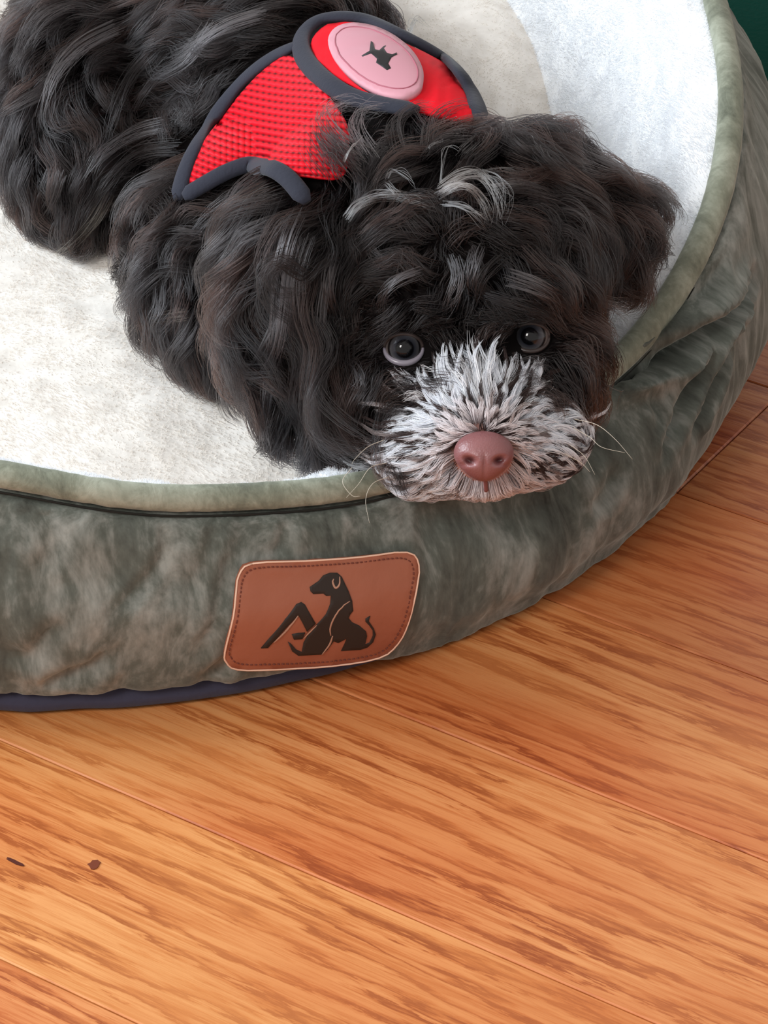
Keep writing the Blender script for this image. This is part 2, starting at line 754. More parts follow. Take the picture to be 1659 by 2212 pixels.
# ------------------------------------------------------------------ green rug behind the bed
def build_rug():
    t = empty('rug', (0.40, 1.60, 0))
    x0, x1, y0, y1, h = -0.7, 0.7, -0.42, 0.6, 0.006
    nx, ny = 40, 30
    vs, fs = [], []
    for j in range(ny + 1):
        for i in range(nx + 1):
            x = x0 + (x1 - x0) * i / nx
            y = y0 + (y1 - y0) * j / ny
            e = min(i, nx - i, j, ny - j)
            z = h * min(1, e / 1.5) + 0.0008 * noise.noise(Vector((x * 9, y * 9, 0)))
            vs.append((x, y, max(z, 0.0003)))
    for j in range(ny):
        for i in range(nx):
            a = j * (nx + 1) + i
            fs.append((a, a + 1, a + nx + 2, a + nx + 1))
    o = mesh_obj('pile', vs, fs, M_GREEN, t)
    m = o.modifiers.new('s', 'SOLIDIFY')
    m.thickness = 0.0003
    t.rotation_euler = (0, 0, math.radians(-45))
    tag(t, 'dark green rug lying on the floor behind the dog bed', 'rug')
    return t


build_rug()

# ------------------------------------------------------------------ dog bed
BC = np.array([-0.116, 1.091])
_rim = [(-180, .115), (-150, .104), (-120, .096), (-91, .087), (-86, .083), (-80, .077), (-74, .073), (-63, .066), (-50, .0635), (-35, .063), (-31, .069), (-25.5, .084),
        (-20, .099), (-14, .114), (-8.5, .124), (-1, .131), (6, .136), (30, .14), (60, .142), (90, .14), (120, .135), (150, .125), (180, .115)]
_rr = [(-180, .24), (-91, .2385), (-86, .2415), (-80, .242), (-74, .241), (-63, .241), (-50, .240), (-35, .2385), (-31, .243), (-25.5, .248), (-20, .2505), (-14, .249), (-8.5, .246),
       (-1, .242), (6, .241), (60, .24), (180, .24)]


def _lookup(tab, sig):
    a = np.array(tab, float)
    g = np.arange(-180, 180, 1.0)
    v = np.interp(g, a[:, 0], a[:, 1])
    k = np.arange(-12, 13)
    w = np.exp(-k ** 2 / (2 * sig ** 2))
    w /= w.sum()
    s = sum(np.roll(v, kk) * ww for kk, ww in zip(k, w))
    gg = np.append(g, 180.0)
    ss = np.append(s, s[0])
    return lambda th: np.interp((th + 180) % 360 - 180, gg, ss)


rimz = _lookup(_rim, 2.5)
rimr = _lookup(_rr, 2.5)


def nz(x, y, z=0.0):
    return noise.noise(Vector((x, y, z)))


def bedpt(th, r, z):
    a = math.radians(th)
    return np.array([BC[0] + r * math.cos(a), BC[1] + r * math.sin(a), z])


def sheet(name, prof_fn, nth, mat, parent, wrap=True, disp=None):
    """surface swept round the bed: prof_fn(theta) -> list of (r, z)"""
    ths = [-180 + 360 * i / nth for i in range(nth)]
    vs, uv = [], []
    m = None
    for th in ths:
        pr = prof_fn(th)
        m = len(pr)
        for k, (r, z) in enumerate(pr):
            vs.append(bedpt(th, r, z))
            uv.append((math.radians(th) * 0.25, k / (m - 1) * 0.12, 0))
    vs = np.array(vs)
    fs = []
    for i in range(nth):
        j = (i + 1) % nth
        for k in range(m - 1):
            fs.append((i * m + k, j * m + k, j * m + k + 1, i * m + k + 1))
    if disp is not None:
        vs = disp(vs.reshape(nth, m, 3), ths).reshape(-1, 3)
    o = mesh_obj(name, vs, fs, mat, parent)
    a = o.data.attributes.new('wrap', 'FLOAT_VECTOR', 'POINT')
    a.data.foreach_set('vector', np.array(uv, float).ravel())
    return o


bed = empty('dog_bed', (BC[0], BC[1], 0))
tag(bed, 'round dog bed in crushed green velvet with white fleece inside and a brown leather patch', 'dog bed')
bed_inv = Matrix.Translation((-BC[0], -BC[1], 0))


def reparent(o, p=bed):
    # vertices are written in world space, so cancel the parent's position
    o.parent = p
    bpy.context.view_layer.update()
    o.matrix_parent_inverse = p.matrix_world.inverted()


WR = []  # folds and creases in the cover: (polyline in world space, width, depth)


def cover_profile(th):
    zr, rr = float(rimz(th)) - 0.004, float(rimr(th)) - 0.0005
    # the hem hangs free of the base on the left front
    hem = 0.0098 * float(sstep(-55, -72, th)) if th < -50 else 0.0
    if th < -64:
        hem += 0.0035 * nz(th * 0.16, 3.1) * float(sstep(-64, -75, th))
    hem = max(hem, 0.0008)
    rb = 0.2485
    out = []
    side = float(sstep(-35, -5, th)) * (1 if th < 90 else 0.6)
    bul = 0.258 + 0.007 * side + 0.0015 * nz(th * 0.1, 9.0)
    bul -= 0.003 * float(sstep(-45, -75, th)) * float(sstep(-180, -150, th))
    pts = [(rb - 0.012, hem + 0.002), (rb, hem), (rb + 0.004, hem + 0.008), (bul, 0.30 * zr + hem), (bul + 0.0005, 0.52 * zr + hem * .5), (bul - 0.004, 0.74 * zr),
           (rr + 0.007, 0.90 * zr), (rr + 0.0035, 0.985 * zr), (rr, zr), (rr - 0.003, zr + 0.002)]
    c = catmull(pts, 7)
    return [tuple(p) for p in c]


def build_cover():
    creases = [
        # fold under the raised right side
        ([(1300, 822), (1390, 792), (1490, 742), (1545, 690), (1585, 645), (1620, 600)], 0.0030, 0.0130),
        ([(1548, 705), (1500, 800), (1465, 880), (1430, 990)], 0.0025, 0.005),
        ([(1560, 740), (1530, 840), (1495, 930)], 0.0025, 0.0055),
        ([(1400, 850), (1425, 890), (1415, 940)], 0.0025, 0.0022),
        ([(1330, 1010), (1310, 1060), (1280, 1110)], 0.003, 0.0025),
        ([(1450, 640), (1440, 700), (1410, 745)], 0.0022, 0.0025),
        ([(1560, 560), (1530, 620), (1500, 650)], 0.0025, 0.003),
        ([(355, 1160), (345, 1210), (300, 1270), (240, 1330)], 0.002, 0.0016),
        ([(470, 1130), (450, 1190), (430, 1260)], 0.0022, 0.0014),
        ([(500, 1180), (480, 1260), (470, 1330), (430, 1400)], 0.0022, 0.0018),
        ([(500, 1420), (470, 1440), (430, 1480)], 0.003, 0.0025),
        ([(400, 1480), (350, 1500), (330, 1530)], 0.0025, 0.003),
        ([(240, 1410), (180, 1450), (110, 1480), (100, 1530)], 0.003, 0.003),
        ([(90, 1080), (110, 1180), (80, 1240)], 0.0025, 0.0016),
        ([(0, 1400), (60, 1420), (90, 1390), (160, 1330)], 0.003, 0.0022),
        ([(620, 1120), (610, 1170), (590, 1200)], 0.002, 0.0014),
        ([(900, 1120), (1000, 1110), (1120, 1105), (1230, 1070)], 0.006, 0.0022),
    ]

    def disp(V, ths):
        nth, m, _ = V.shape
        fs = []
        flat = V.reshape(-1, 3)
        for i in range(nth):
            j = (i + 1) % nth
            for k in range(m - 1):
                fs.append((i * m + k, j * m + k, j * m + k + 1, i * m + k + 1))
        bv = BVHTree.FromPolygons([Vector(p) for p in flat], fs)
        # normals
        du = np.roll(V, -1, 0) - np.roll(V, 1, 0)
        dv = np.empty_like(V)
        dv[:, 1:-1] = V[:, 2:] - V[:, :-2]
        dv[:, 0] = V[:, 1] - V[:, 0]
        dv[:, -1] = V[:, -1] - V[:, -2]
        nn = np.cross(du, dv)
        nn /= np.linalg.norm(nn, axis=2)[..., None] + 1e-12
        D = np.zeros((nth, m))
        for pl, w, dep in creases:
            P = [cast(bv, x, y)[0] for x, y in catmull(pl, 6)]
            P = np.array([p for p in P if p is not None])
            if len(P) < 3:
                continue
            d2 = ((V[:, :, None, :] - P[None, None]) ** 2).sum(-1)
            idx = d2.argmin(2)
            d = np.sqrt(d2.min(2))
            tt = idx / (len(P) - 1)
            amp = np.clip(np.minimum(tt, 1 - tt) * 6, 0.25, 1)
            D -= dep * amp * np.exp(-(d / w) ** 2)
            D += dep * 0.45 * amp * np.exp(-((d - w * 2.2) / (w * 1.3)) ** 2)
        for i, th in enumerate(ths):
            for k in range(m):
                t = k / (m - 1)
                env = math.sin(math.pi * min(1, max(0, t)))
                a = nz(th * 0.22, t * 2.2, 1.0)
                b = 1 - abs(nz(th * 0.55 + 5, t * 3.2, 2.0)) * 2.4
                c2 = nz(th * 1.6, t * 9, 7.0)
                D[i, k] += env * (0.0022 * a + 0.0012 * b + 0.0005 * c2)
                # gathers at the hem
                if t < 0.35:
                    D[i, k] += (1 - t / 0.35) * 0.0018 * nz(th * 0.5, 20.0) * (1 if th < -60 else 0.25) * (t > 0.06)
        return V + nn * D[..., None]
    return sheet('outer_cover', cover_profile, 900, M_VELVET, bed, disp=disp)


cover = build_cover()
reparent(cover)


def ring(name, fn, rad_fn, mat, nth=720, seg=12):
    vs, fs = [], []
    for i in range(nth):
        th = -180 + 360 * i / nth
        cr, cz = fn(th)
        ra, rb, tilt = rad_fn(th)
        for k in range(seg):
            a = 2 * math.pi * k / seg
            x, z = ra * math.cos(a), rb * math.sin(a)
            vs.append(bedpt(th, cr + x * math.cos(tilt) - z * math.sin(tilt), cz + x * math.sin(tilt) + z * math.cos(tilt)))
    for i in range(nth):
        j = (i + 1) % nth
        for k in range(seg):
            k2 = (k + 1) % seg
            fs.append((i * seg + k, j * seg + k, j * seg + k2, i * seg + k2))
    o = mesh_obj(name, vs, fs, mat, bed)
    uv = [(math.radians(-180 + 360 * (v // seg) / nth) * .25, (v % seg) / seg * 0.02, 0) for v in range(len(vs))]
    a = o.data.attributes.new('wrap', 'FLOAT_VECTOR', 'POINT')
    a.data.foreach_set('vector', np.array(uv, float).ravel())
    reparent(o)
    return o


def _pipe_r(th):
    w = 1 + 0.06 * nz(th * 0.8, 2.0)
    side = float(sstep(-40, -20, th))
    return (0.0046 + 0.0006 * side) * w, (0.0038 + 0.0004 * side) * w, math.radians(-42)


ring('piping', lambda th: (float(rimr(th)) - 0.0025, float(rimz(th)) + 0.0015), _pipe_r, M_PIPING)
ring('seam', lambda th: (float(rimr(th)) + 0.0012, float(rimz(th)) - 0.0030), lambda th: (0.0004 - 0.0002 * float(sstep(-58, -46, th)) * float(sstep(0, -6, th)),) * 2 + (0,), M_SEAM, 480, 8)


def liner_profile(th):
    zr, rr = float(rimz(th)), float(rimr(th))
    zc = 0.040
    fold = 0.0
    d = th - 38
    if -4 < d < 60:
        fold = 0.0 * float(sstep(0, 5.0, d)) * float(sstep(60, 25, d))
    k = 0.0012 * nz(th * .3, 4)
    lowfront = float(sstep(-20, -40, th)) * float(sstep(-110, -92, th)) if th < -20 else 0.0
    pts = [(rr - 0.0035, zr - 0.004), (rr - 0.0055, zr + 0.0005), (rr - 0.010, zr + 0.0012 + k), (rr - 0.018, zr - 0.004), (rr - 0.026 - fold * .5, zr - 0.018 - (zr - zc) * .12),
           (rr - 0.036 - fold, zc + (zr - zc) * 0.32), (rr - 0.044 - fold, zc + 0.004), (rr - 0.05 - fold * 0.8, zc - 0.002)]
    return [tuple(p) for p in catmull(pts, 5)]


def liner_disp(V, ths):
    nth, m, _ = V.shape
    for i, th in enumerate(ths):
        for k in range(m):
            p = V[i, k]
            t = k / (m - 1)
            e = math.sin(math.pi * t) ** .5
            n = 0.0022 * nz(p[0] * 28, p[1] * 28, p[2] * 28) + 0.0009 * nz(p[0] * 90, p[1] * 90, p[2] * 90)
            V[i, k, 2] += n * e
            a = math.radians(th)
            V[i, k, 0] -= math.cos(a) * n * e
            V[i, k, 1] -= math.sin(a) * n * e
    return V


liner = sheet('fleece_wall', liner_profile, 540, M_FLEECE, bed, disp=liner_disp)
reparent(liner)


def build_cushion():
    nr, nth = 60, 240
    vs = [(BC[0], BC[1], 0.046)]
    fs = []
    for j in range(1, nr + 1):
        for i in range(nth):
            th = -180 + 360 * i / nth
            u = j / nr
            R = 0.200
            r = R * math.sin(u * math.pi / 2) if u < 1 else R
            # the pad rides up against the back wall
            rise = 0.052 * float(sstep(12, 40, th)) * float(sstep(172, 120, th))
            R2 = R + 0.3 * rise
            r = r * R2 / R
            z = 0.030 + 0.0135 * (1 - min(1, r / R2) ** 5) + rise * float(sstep(0.11, 0.212, r))
            p = bedpt(th, r, z)
            e = 1 - u ** 6
            p[2] += e * (0.004 * nz(p[0] * 9, p[1] * 9, 3) + 0.0022 * nz(p[0] * 26, p[1] * 26, 5) + 0.0009 * nz(p[0] * 80, p[1] * 80, 8))
            vs.append(tuple(p))
    for i in range(nth):
        fs.append((0, 1 + i, 1 + (i + 1) % nth))
    for j in range(nr - 1):
        for i in range(nth):
            a, b2 = 1 + j * nth + i, 1 + j * nth + (i + 1) % nth
            fs.append((a, a + nth, b2 + nth, b2))
    # underside
    base = len(vs)
    for i in range(nth):
        th = -180 + 360 * i / nth
        vs.append(tuple(bedpt(th, 0.19, 0.012)))
    lo = 1 + (nr - 1) * nth
    for i in range(nth):
        j = (i + 1) % nth
        fs.append((lo + i, base + i, base + j, lo + j))
    fs.append(tuple(base + i for i in range(nth))[::-1])
    o = mesh_obj('cushion', vs, fs, M_CREAM, bed)
    o['label'] = 'cream fleece cushion'
    reparent(o)
    return o


cushion = build_cushion()


def build_base():
    nth = 480
    prof = [(0.0, 0.010), (0.236, 0.0105), (0.2445, 0.009), (0.2475, 0.0055), (0.2470, 0.0022), (0.2445, 0.0003), (0.0, 0.0003)]
    vs, fs = [], []
    m = len(prof)
    for i in range(nth):
        th = -180 + 360 * i / nth
        for (r, z) in prof:
            vs.append(bedpt(th, r + (0.0009 * nz(th * .25, 6) if r > .1 else 0), z))
    for i in range(nth):
        j = (i + 1) % nth
        for k in range(m - 1):
            fs.append((i * m + k, i * m + k + 1, j * m + k + 1, j * m + k)[::-1])
    o = mesh_obj('base', vs, fs, M_NAVY, bed)
    o['label'] = 'navy blue non-slip underside'
    reparent(o)
    return o


build_base()

# ---- leather patch
bvh_cover = bvh_of(cover)
K4 = 3.318


def c4(pts):
    return [(440 + x / K4, 1150 + y / K4) for x, y in pts]


patch_outline = catmull([(539, 1212), (511, 1237), (505, 1277), (499, 1325), (482, 1394), (485, 1415), (509, 1430), (591, 1430), (711, 1423), (811, 1406), (853, 1373),
                         (874, 1331), (889, 1271), (895, 1218), (870, 1191), (771, 1200), (651, 1207)], 3, True)
ctr = patch_outline.mean(0)


def smooth_bvh(obj):
    """a smoothed copy of the cover so the stiff patch spans its small wrinkles"""
    nth, m = 360, None
    vs = []
    for i in range(nth):
        pr = cover_profile(-180 + 360 * i / nth)
        m = len(pr)
        for r, z in pr:
            vs.append(Vector(bedpt(-180 + 360 * i / nth, r, z)))
    fs = []
    for i in range(nth):
        j = (i + 1) % nth
        for k in range(m - 1):
            fs.append((i * m + k, j * m + k, j * m + k + 1, i * m + k + 1))
    return BVHTree.FromPolygons(vs, fs)


bvh_sm = smooth_bvh(cover)
patch = drape('leather_patch', patch_outline, bvh_sm, -0.001, 0.0042, M_LEATHER, bed, 8,
              fn=lambda x, y, d: 0.0003 * nz(x * .02, y * .02) - (0.0003 if 8 < d < 12 else 0))
patch['label'] = 'brown leather patch with a burnt-in dog emblem'
reparent(patch)


def patch_child(o):
    o.parent = patch
    bpy.context.view_layer.update()
    o.matrix_parent_inverse = patch.matrix_world.inverted()
    return o


PT = 0.0034  # above the patch face
edge_px = np.array(patch_outline)
P, NN = [], []
for x, y in np.vstack([edge_px, edge_px[:1]]):
    p, n = cast(bvh_sm, x, y)
    P.append(p + n * 0.0032)
    NN.append(n)
v, f = tube_mesh(P, 0.00032, 6, 1, NN)
o = patch_child(mesh_obj('edge_highlight', v, f, M_LEATHER_EDGE, patch))
inset = [tuple(ctr + (np.array(p) - ctr) * np.array([0.945, 0.90])) for p in patch_outline]
# stitches in one row
sv, sf = [], []
ip = catmull(inset, 6, True)
seglen = np.r_[0, np.cumsum(np.linalg.norm(np.diff(ip, axis=0), axis=1))]
s = 0
while s < seglen[-1] - 6:
    q = [np.array([np.interp(s + k * 2.6, seglen, ip[:, 0]), np.interp(s + k * 2.6, seglen, ip[:, 1])]) for k in range(3)]
    pp = []
    for (x, y) in q:
        p, n = cast(bvh_sm, x, y)
        pp.append(p + n * (PT - 0.0001))
    v, f = tube_mesh(pp, 0.00022, 5)
    b0 = len(sv)
    sv += list(v)
    sf += [tuple(i + b0 for i in ff) for ff in f]
    s += 9.5
patch_child(mesh_obj('stitching', sv, sf, M_STITCH, patch))

emblem = [
    [(735, 385), (760, 368), (800, 340), (832, 300), (880, 280), (930, 280), (962, 310), (985, 360), (1010, 410), (1035, 470), (1043, 530), (1022, 552), (1012, 572), (1040, 600),
     (1090, 620), (1138, 660), (1146, 690), (1132, 750), (1165, 735), (1188, 690), (1186, 655), (1158, 618), (1133, 595), (1133, 575), (1166, 555), (1155, 590), (1192, 640),
     (1208, 680), (1190, 732), (1150, 768), (1100, 785), (960, 795), (1002, 708), (940, 740), (908, 728), (862, 790), (825, 820), (655, 830), (610, 800), (580, 735), (602, 748),
     (640, 790), (680, 806), (692, 740), (722, 690), (780, 622), (850, 550), (880, 490), (885, 440), (852, 446), (830, 430), (792, 433), (760, 435), (740, 415)],
    [(390, 780), (430, 735), (560, 585), (640, 490), (675, 478), (700, 493), (740, 555), (778, 610), (715, 667), (685, 610), (652, 558), (540, 670), (440, 778)],
    [(608, 682), (650, 672), (703, 670), (682, 715), (622, 719)],
]
for pl in emblem:
    patch_child(drape('emblem', c4(pl), bvh_sm, PT - 0.0004, 0.0005, M_INK, patch, 6))
for pl, w in (([(1020, 468), (950, 518), (903, 580), (882, 640), (887, 690)], 7), ([(900, 690), (878, 750), (822, 822)], 8), ([(948, 308), (945, 365), (917, 390), (898, 350), (905, 325)], 8),
              ([(785, 618), (735, 665), (690, 712)], 7), ([(652, 565), (560, 665), (480, 740)], 9)):
    c = catmull(c4(pl), 5)
    pp, nn = [], []
    for x, y in c:
        p, n = cast(bvh_sm, x, y)
        pp.append(p + n * (PT + 0.0001))
        nn.append(n)
    m_ = len(pp)
    v, f = tube_mesh(pp, [w / K4 / 6500 * (0.4 + 0.6 * math.sin(math.pi * (i + .5) / m_)) for i in range(m_)], 6, 0.3, nn)
    patch_child(mesh_obj('emblem_line', v, f, M_TAN, patch))

# ------------------------------------------------------------------ curves (hair) helper
def hair_obj(name, P, rad, tint, mat, parent):
    """P: (n, k, 3) points, rad: (n, k) radii, tint: (n, 3)"""
    n, k, _ = P.shape
    hc = bpy.data.hair_curves.new(name)
    hc.add_curves([k] * n)
    hc.points.foreach_set('position', np.ascontiguousarray(P, dtype=np.float32).ravel())
    a = hc.attributes.get('radius') or hc.attributes.new('radius', 'FLOAT', 'POINT')
    a.data.foreach_set('value', np.ascontiguousarray(rad, dtype=np.float32).ravel())
    c = hc.attributes.new('tint', 'FLOAT_COLOR', 'CURVE')
    t4 = np.concatenate([tint, np.ones((n, 1))], 1).astype(np.float32)
    c.data.foreach_set('color', t4.ravel())
    return link(name, hc, parent, mat)


def sample_mesh(obj, n, weight=None):
    me = obj.data
    me.calc_loop_triangles()
    nt = len(me.loop_triangles)
    tri = np.empty(nt * 3, np.int32)
    me.loop_triangles.foreach_get('vertices', tri)
    tri = tri.reshape(-1, 3)
    co = np.empty(len(me.vertices) * 3)
    me.vertices.foreach_get('co', co)
    co = co.reshape(-1, 3)
    no = np.empty(len(me.vertices) * 3)
    me.vertices.foreach_get('normal', no)
    no = no.reshape(-1, 3)
    a, b, c = co[tri[:, 0]], co[tri[:, 1]], co[tri[:, 2]]
    ar = np.linalg.norm(np.cross(b - a, c - a), axis=1) / 2
    if weight is not None:
        ctrs = (a + b + c) / 3
        nn = (no[tri[:, 0]] + no[tri[:, 1]] + no[tri[:, 2]]) / 3
        ar = ar * weight(ctrs, nn)
    idx = rng.choice(nt, n, p=ar / ar.sum())
    u, v = rng.random(n), rng.random(n)
    fl = u + v > 1
    u[fl], v[fl] = 1 - u[fl], 1 - v[fl]
    w = 1 - u - v
    t = tri[idx]
    p = co[t[:, 0]] * w[:, None] + co[t[:, 1]] * u[:, None] + co[t[:, 2]] * v[:, None]
    q = no[t[:, 0]] * w[:, None] + no[t[:, 1]] * u[:, None] + no[t[:, 2]] * v[:, None]
    return p, q / (np.linalg.norm(q, axis=1)[:, None] + 1e-12)


def vnoise(P, s, seed=0):
    """cheap smooth vector noise from a few random waves"""
    r = np.random.default_rng(seed)
    out = np.zeros((len(P), 3))
    for _ in range(10):
        k = r.normal(size=3) * s
        ph = r.random(3) * 6.28
        out += np.sin((P @ k)[:, None] + ph) * 0.45
    return out


# ---- fleece pile (short fibres of the lining)
def build_pile(obj, n, length, rad, name, mat):
    def w(c, nn):
        q = proj(c)
        vis = (q[:, 0] > -60) & (q[:, 0] < 1720) & (q[:, 1] > -60)
        return np.where(vis, 1.0, 0.04)
    p, nn = sample_mesh(obj, n, w)
    flow = vnoise(p, 70, 3) * 0.5 + vnoise(p, 260, 4) * 0.6
    k = 4
    P = np.zeros((n, k, 3))
    L = length * (0.6 + 0.6 * rng.random(n))
    cur = p - nn * 0.0004
    P[:, 0] = cur
    for i in range(1, k):
        d = nn + flow * (0.2 + 0.25 * i) + rng.normal(size=(n, 3)) * 0.40
        d /= np.linalg.norm(d, axis=1)[:, None]
        cur = cur + d * (L / (k - 1))[:, None]
        P[:, i] = cur
    R = np.tile(np.array([1, 0.95, 0.8, 0.35]) * rad, (n, 1))
    t = 0.80 + 0.1 * rng.random((n, 1))
    tint = np.concatenate([t * 1.0, t * 0.985, t * 0.965], 1)
    o = hair_obj(name, P, R, tint, mat, obj)
    o['kind'] = 'stuff'
    return o


def fibre_material(name, col):
    m, nt, b = new_mat(name)
    nt.nodes.remove(b)
    d = N(nt, 'ShaderNodeBsdfDiffuse')
    t = N(nt, 'ShaderNodeBsdfTranslucent')
    x = N(nt, 'ShaderNodeMixShader')
    d.inputs['Color'].default_value = (*col, 1)
    t.inputs['Color'].default_value = (*col, 1)
    x.inputs[0].default_value = 0.4
    nt.links.new(d.outputs[0], x.inputs[1])
    nt.links.new(t.outputs[0], x.inputs[2])
    nt.links.new(x.outputs[0], nt.nodes['Material Output'].inputs['Surface'])
    return m


M_FIB_W = fibre_material('white_fibre', lin(248, 250, 253))
M_FIB_C = fibre_material('cream_fibre', lin(240, 234, 227))
build_pile(liner, 150000, 0.0018, 0.00010, 'fleece_pile', M_FIB_W)
build_pile(cushion, 170000, 0.0017, 0.00010, 'fleece_pile', M_FIB_C)

# ------------------------------------------------------------------ puppy body
def dz(px, py, z):
    return proj(PZ(px, py, z))[2]


SHR = 0.0025
BALLS = []   # centre, radii along (right, up-in-view, away)


def ball(px, py, r, z=None, d=None):
    c = PZ(px, py, z) if z is not None else PD(px, py, d)
    if np.isscalar(r):
        r = (r, r, r)
    BALLS.append((c, np.array(r) - SHR))
    return c


def limb(a, b, n=6):
    """chain of balls between two joints (px, py, depth, r)"""
    a, b = np.array(a, float), np.array(b, float)
    for i in range(n + 1):
        q = a + (b - a) * i / n
        ball(q[0], q[1], q[3], d=q[2])


def zz(px, py, z, r):
    return (px, py, dz(px, py, z), r)


# head
ball(1000, 580, (0.0445, 0.0445, 0.043), d=1.085)
ball(985, 530, (0.038, 0.034, 0.036), d=1.095)
ball(860, 850, 0.0265, d=1.070)
ball(800, 890, 0.022, d=1.078)
ball(1160, 790, 0.0215, d=1.070)
ball(905, 660, 0.020, d=1.062)
ball(1120, 645, 0.020, d=1.064)
limb((1025, 790, 1.066, 0.024), (1042, 945, 1.040, 0.0180), 7)
limb((1035, 950, 1.041, 0.0165), (938, 965, 1.047, 0.0140), 5)
limb((1048, 950, 1.041, 0.0165), (1142, 945, 1.049, 0.0132), 5)
limb((940, 995, 1.046, 0.0100), (1105, 985, 1.046, 0.0095), 5)
ball(1000, 890, 0.0255, d=1.066)
# ears: left hangs down, right lies out on the fleece
limb((735, 420, 1.080, 0.022), (660, 560, 1.072, 0.024), 5)
limb((660, 560, 1.072, 0.024), (620, 740, 1.074, 0.020), 6)
limb((620, 740, 1.074, 0.020), (645, 890, 1.078, 0.012), 5)
limb((1160, 440, 1.100, 0.023), (1265, 485, 1.108, 0.018), 5)
limb((1265, 485, 1.108, 0.018), (1350, 462, 1.108, 0.0095), 4)
limb((1265, 485, 1.108, 0.018), (1335, 550, 1.104, 0.013), 4)
# neck and trunk
limb((935, 470, 1.105, 0.036), (830, 365, 1.135, 0.036), 5)
limb((830, 365, 1.135, 0.036), zz(735, 250, 0.092, 0.041), 4)
limb(zz(735, 250, 0.092, 0.041), zz(560, 165, 0.088, 0.045), 5)
limb(zz(560, 165, 0.088, 0.045), zz(400, 30, 0.088, 0.047), 5)
limb(zz(400, 30, 0.088, 0.047), zz(290, -60, 0.086, 0.046), 4)
# chest and side down to the cushion
limb(zz(640, 330, 0.080, 0.036), zz(470, 310, 0.070, 0.034), 5)
limb(zz(700, 420, 0.085, 0.034), zz(560, 500, 0.075, 0.032), 5)
# hind leg
limb(zz(220, 150, 0.082, 0.036), zz(165, 270, 0.074, 0.031), 5)
limb(zz(165, 270, 0.074, 0.031), zz(170, 390, 0.062, 0.024), 5)
limb(zz(300, 330, 0.066, 0.024), zz(240, 430, 0.058, 0.018), 4)
limb(zz(170, 390, 0.062, 0.024), zz(190, 470, 0.054, 0.013), 4)
# foreleg folded beside the chest
limb(zz(540, 470, 0.080, 0.031), zz(440, 530, 0.072, 0.0270), 5)
limb(zz(440, 530, 0.072, 0.0270), zz(420, 630, 0.066, 0.022), 5)
limb(zz(420, 630, 0.066, 0.022), zz(480, 710, 0.062, 0.019), 5)
limb(zz(480, 710, 0.062, 0.019), zz(580, 770, 0.058, 0.014), 5)


def build_body():
    bm = bmesh.new()
    axes = Matrix(((RT[0], UP[0], FW[0]), (RT[1], UP[1], FW[1]), (RT[2], UP[2], FW[2]))).to_4x4()
    for c, r in BALLS:
        M = Matrix.Translation(Vector(c)) @ axes @ Matrix.Diagonal((r[0], r[1], r[2], 1))
        bmesh.ops.create_icosphere(bm, subdivisions=3, radius=1.0, matrix=M)
    me = bpy.data.meshes.new('raw')
    bm.to_mesh(me)
    bm.free()
    tmp = bpy.data.objects.new('raw', me)
    COL.objects.link(tmp)
    m = tmp.modifiers.new('r', 'REMESH')
    m.mode = 'VOXEL'
    m.voxel_size = 0.0022
    s = tmp.modifiers.new('s', 'SMOOTH')
    s.factor = 0.5
    s.iterations = 9
    dg = bpy.context.evaluated_depsgraph_get()
    res = bpy.data.meshes.new_from_object(tmp.evaluated_get(dg))
    bpy.data.objects.remove(tmp)
    res.name = 'puppy'
    res.materials.clear()
    res.polygons.foreach_set('use_smooth', [True] * len(res.polygons))
    return link('puppy', res, None, M_SKIN)


puppy = build_body()
tag(puppy, 'dark brown long-haired puppy with white muzzle and pink nose, chin on the bed rim', 'puppy')
bvh_body = bvh_of(puppy)

NOSE = (1045, 985)
MUZZLE = [(820, 1000), (835, 900), (860, 862), (905, 825), (960, 795), (1008, 745), (1030, 690), (1062, 745), (1110, 795), (1185, 812), (1222, 862), (1245, 940), (1255, 1010),
          (1180, 1075), (1100, 1095), (850, 1095)]
EYES = [(872, 748, 0.0066), (1147, 724, 0.0066)]

# skin colour: pink-grey under the white muzzle hair, near-black brown elsewhere
co = np.empty(len(puppy.data.vertices) * 3)
puppy.data.vertices.foreach_get('co', co)
co = co.reshape(-1, 3)
q = proj(co)
dn = np.hypot((q[:, 0] - NOSE[0]) / 1.15, q[:, 1] - NOSE[1] - 5)
front = (q[:, 2] < 1.058).astype(float)
wpink = sstep(88, 62, dn) * front
wgrey = sstep(190, 120, dn) * front
dark, grey, pink = np.array(lin(14, 10, 10)), np.array(lin(80, 66, 62)), np.array(lin(186, 138, 130))
sk = dark + (grey - dark) * wgrey[:, None]
sk = sk + (pink - sk) * wpink[:, None]
at = puppy.data.attributes.new('skin', 'FLOAT_COLOR', 'POINT')
at.data.foreach_set('color', np.concatenate([sk, np.ones((len(sk), 1))], 1).astype(np.float32).ravel())

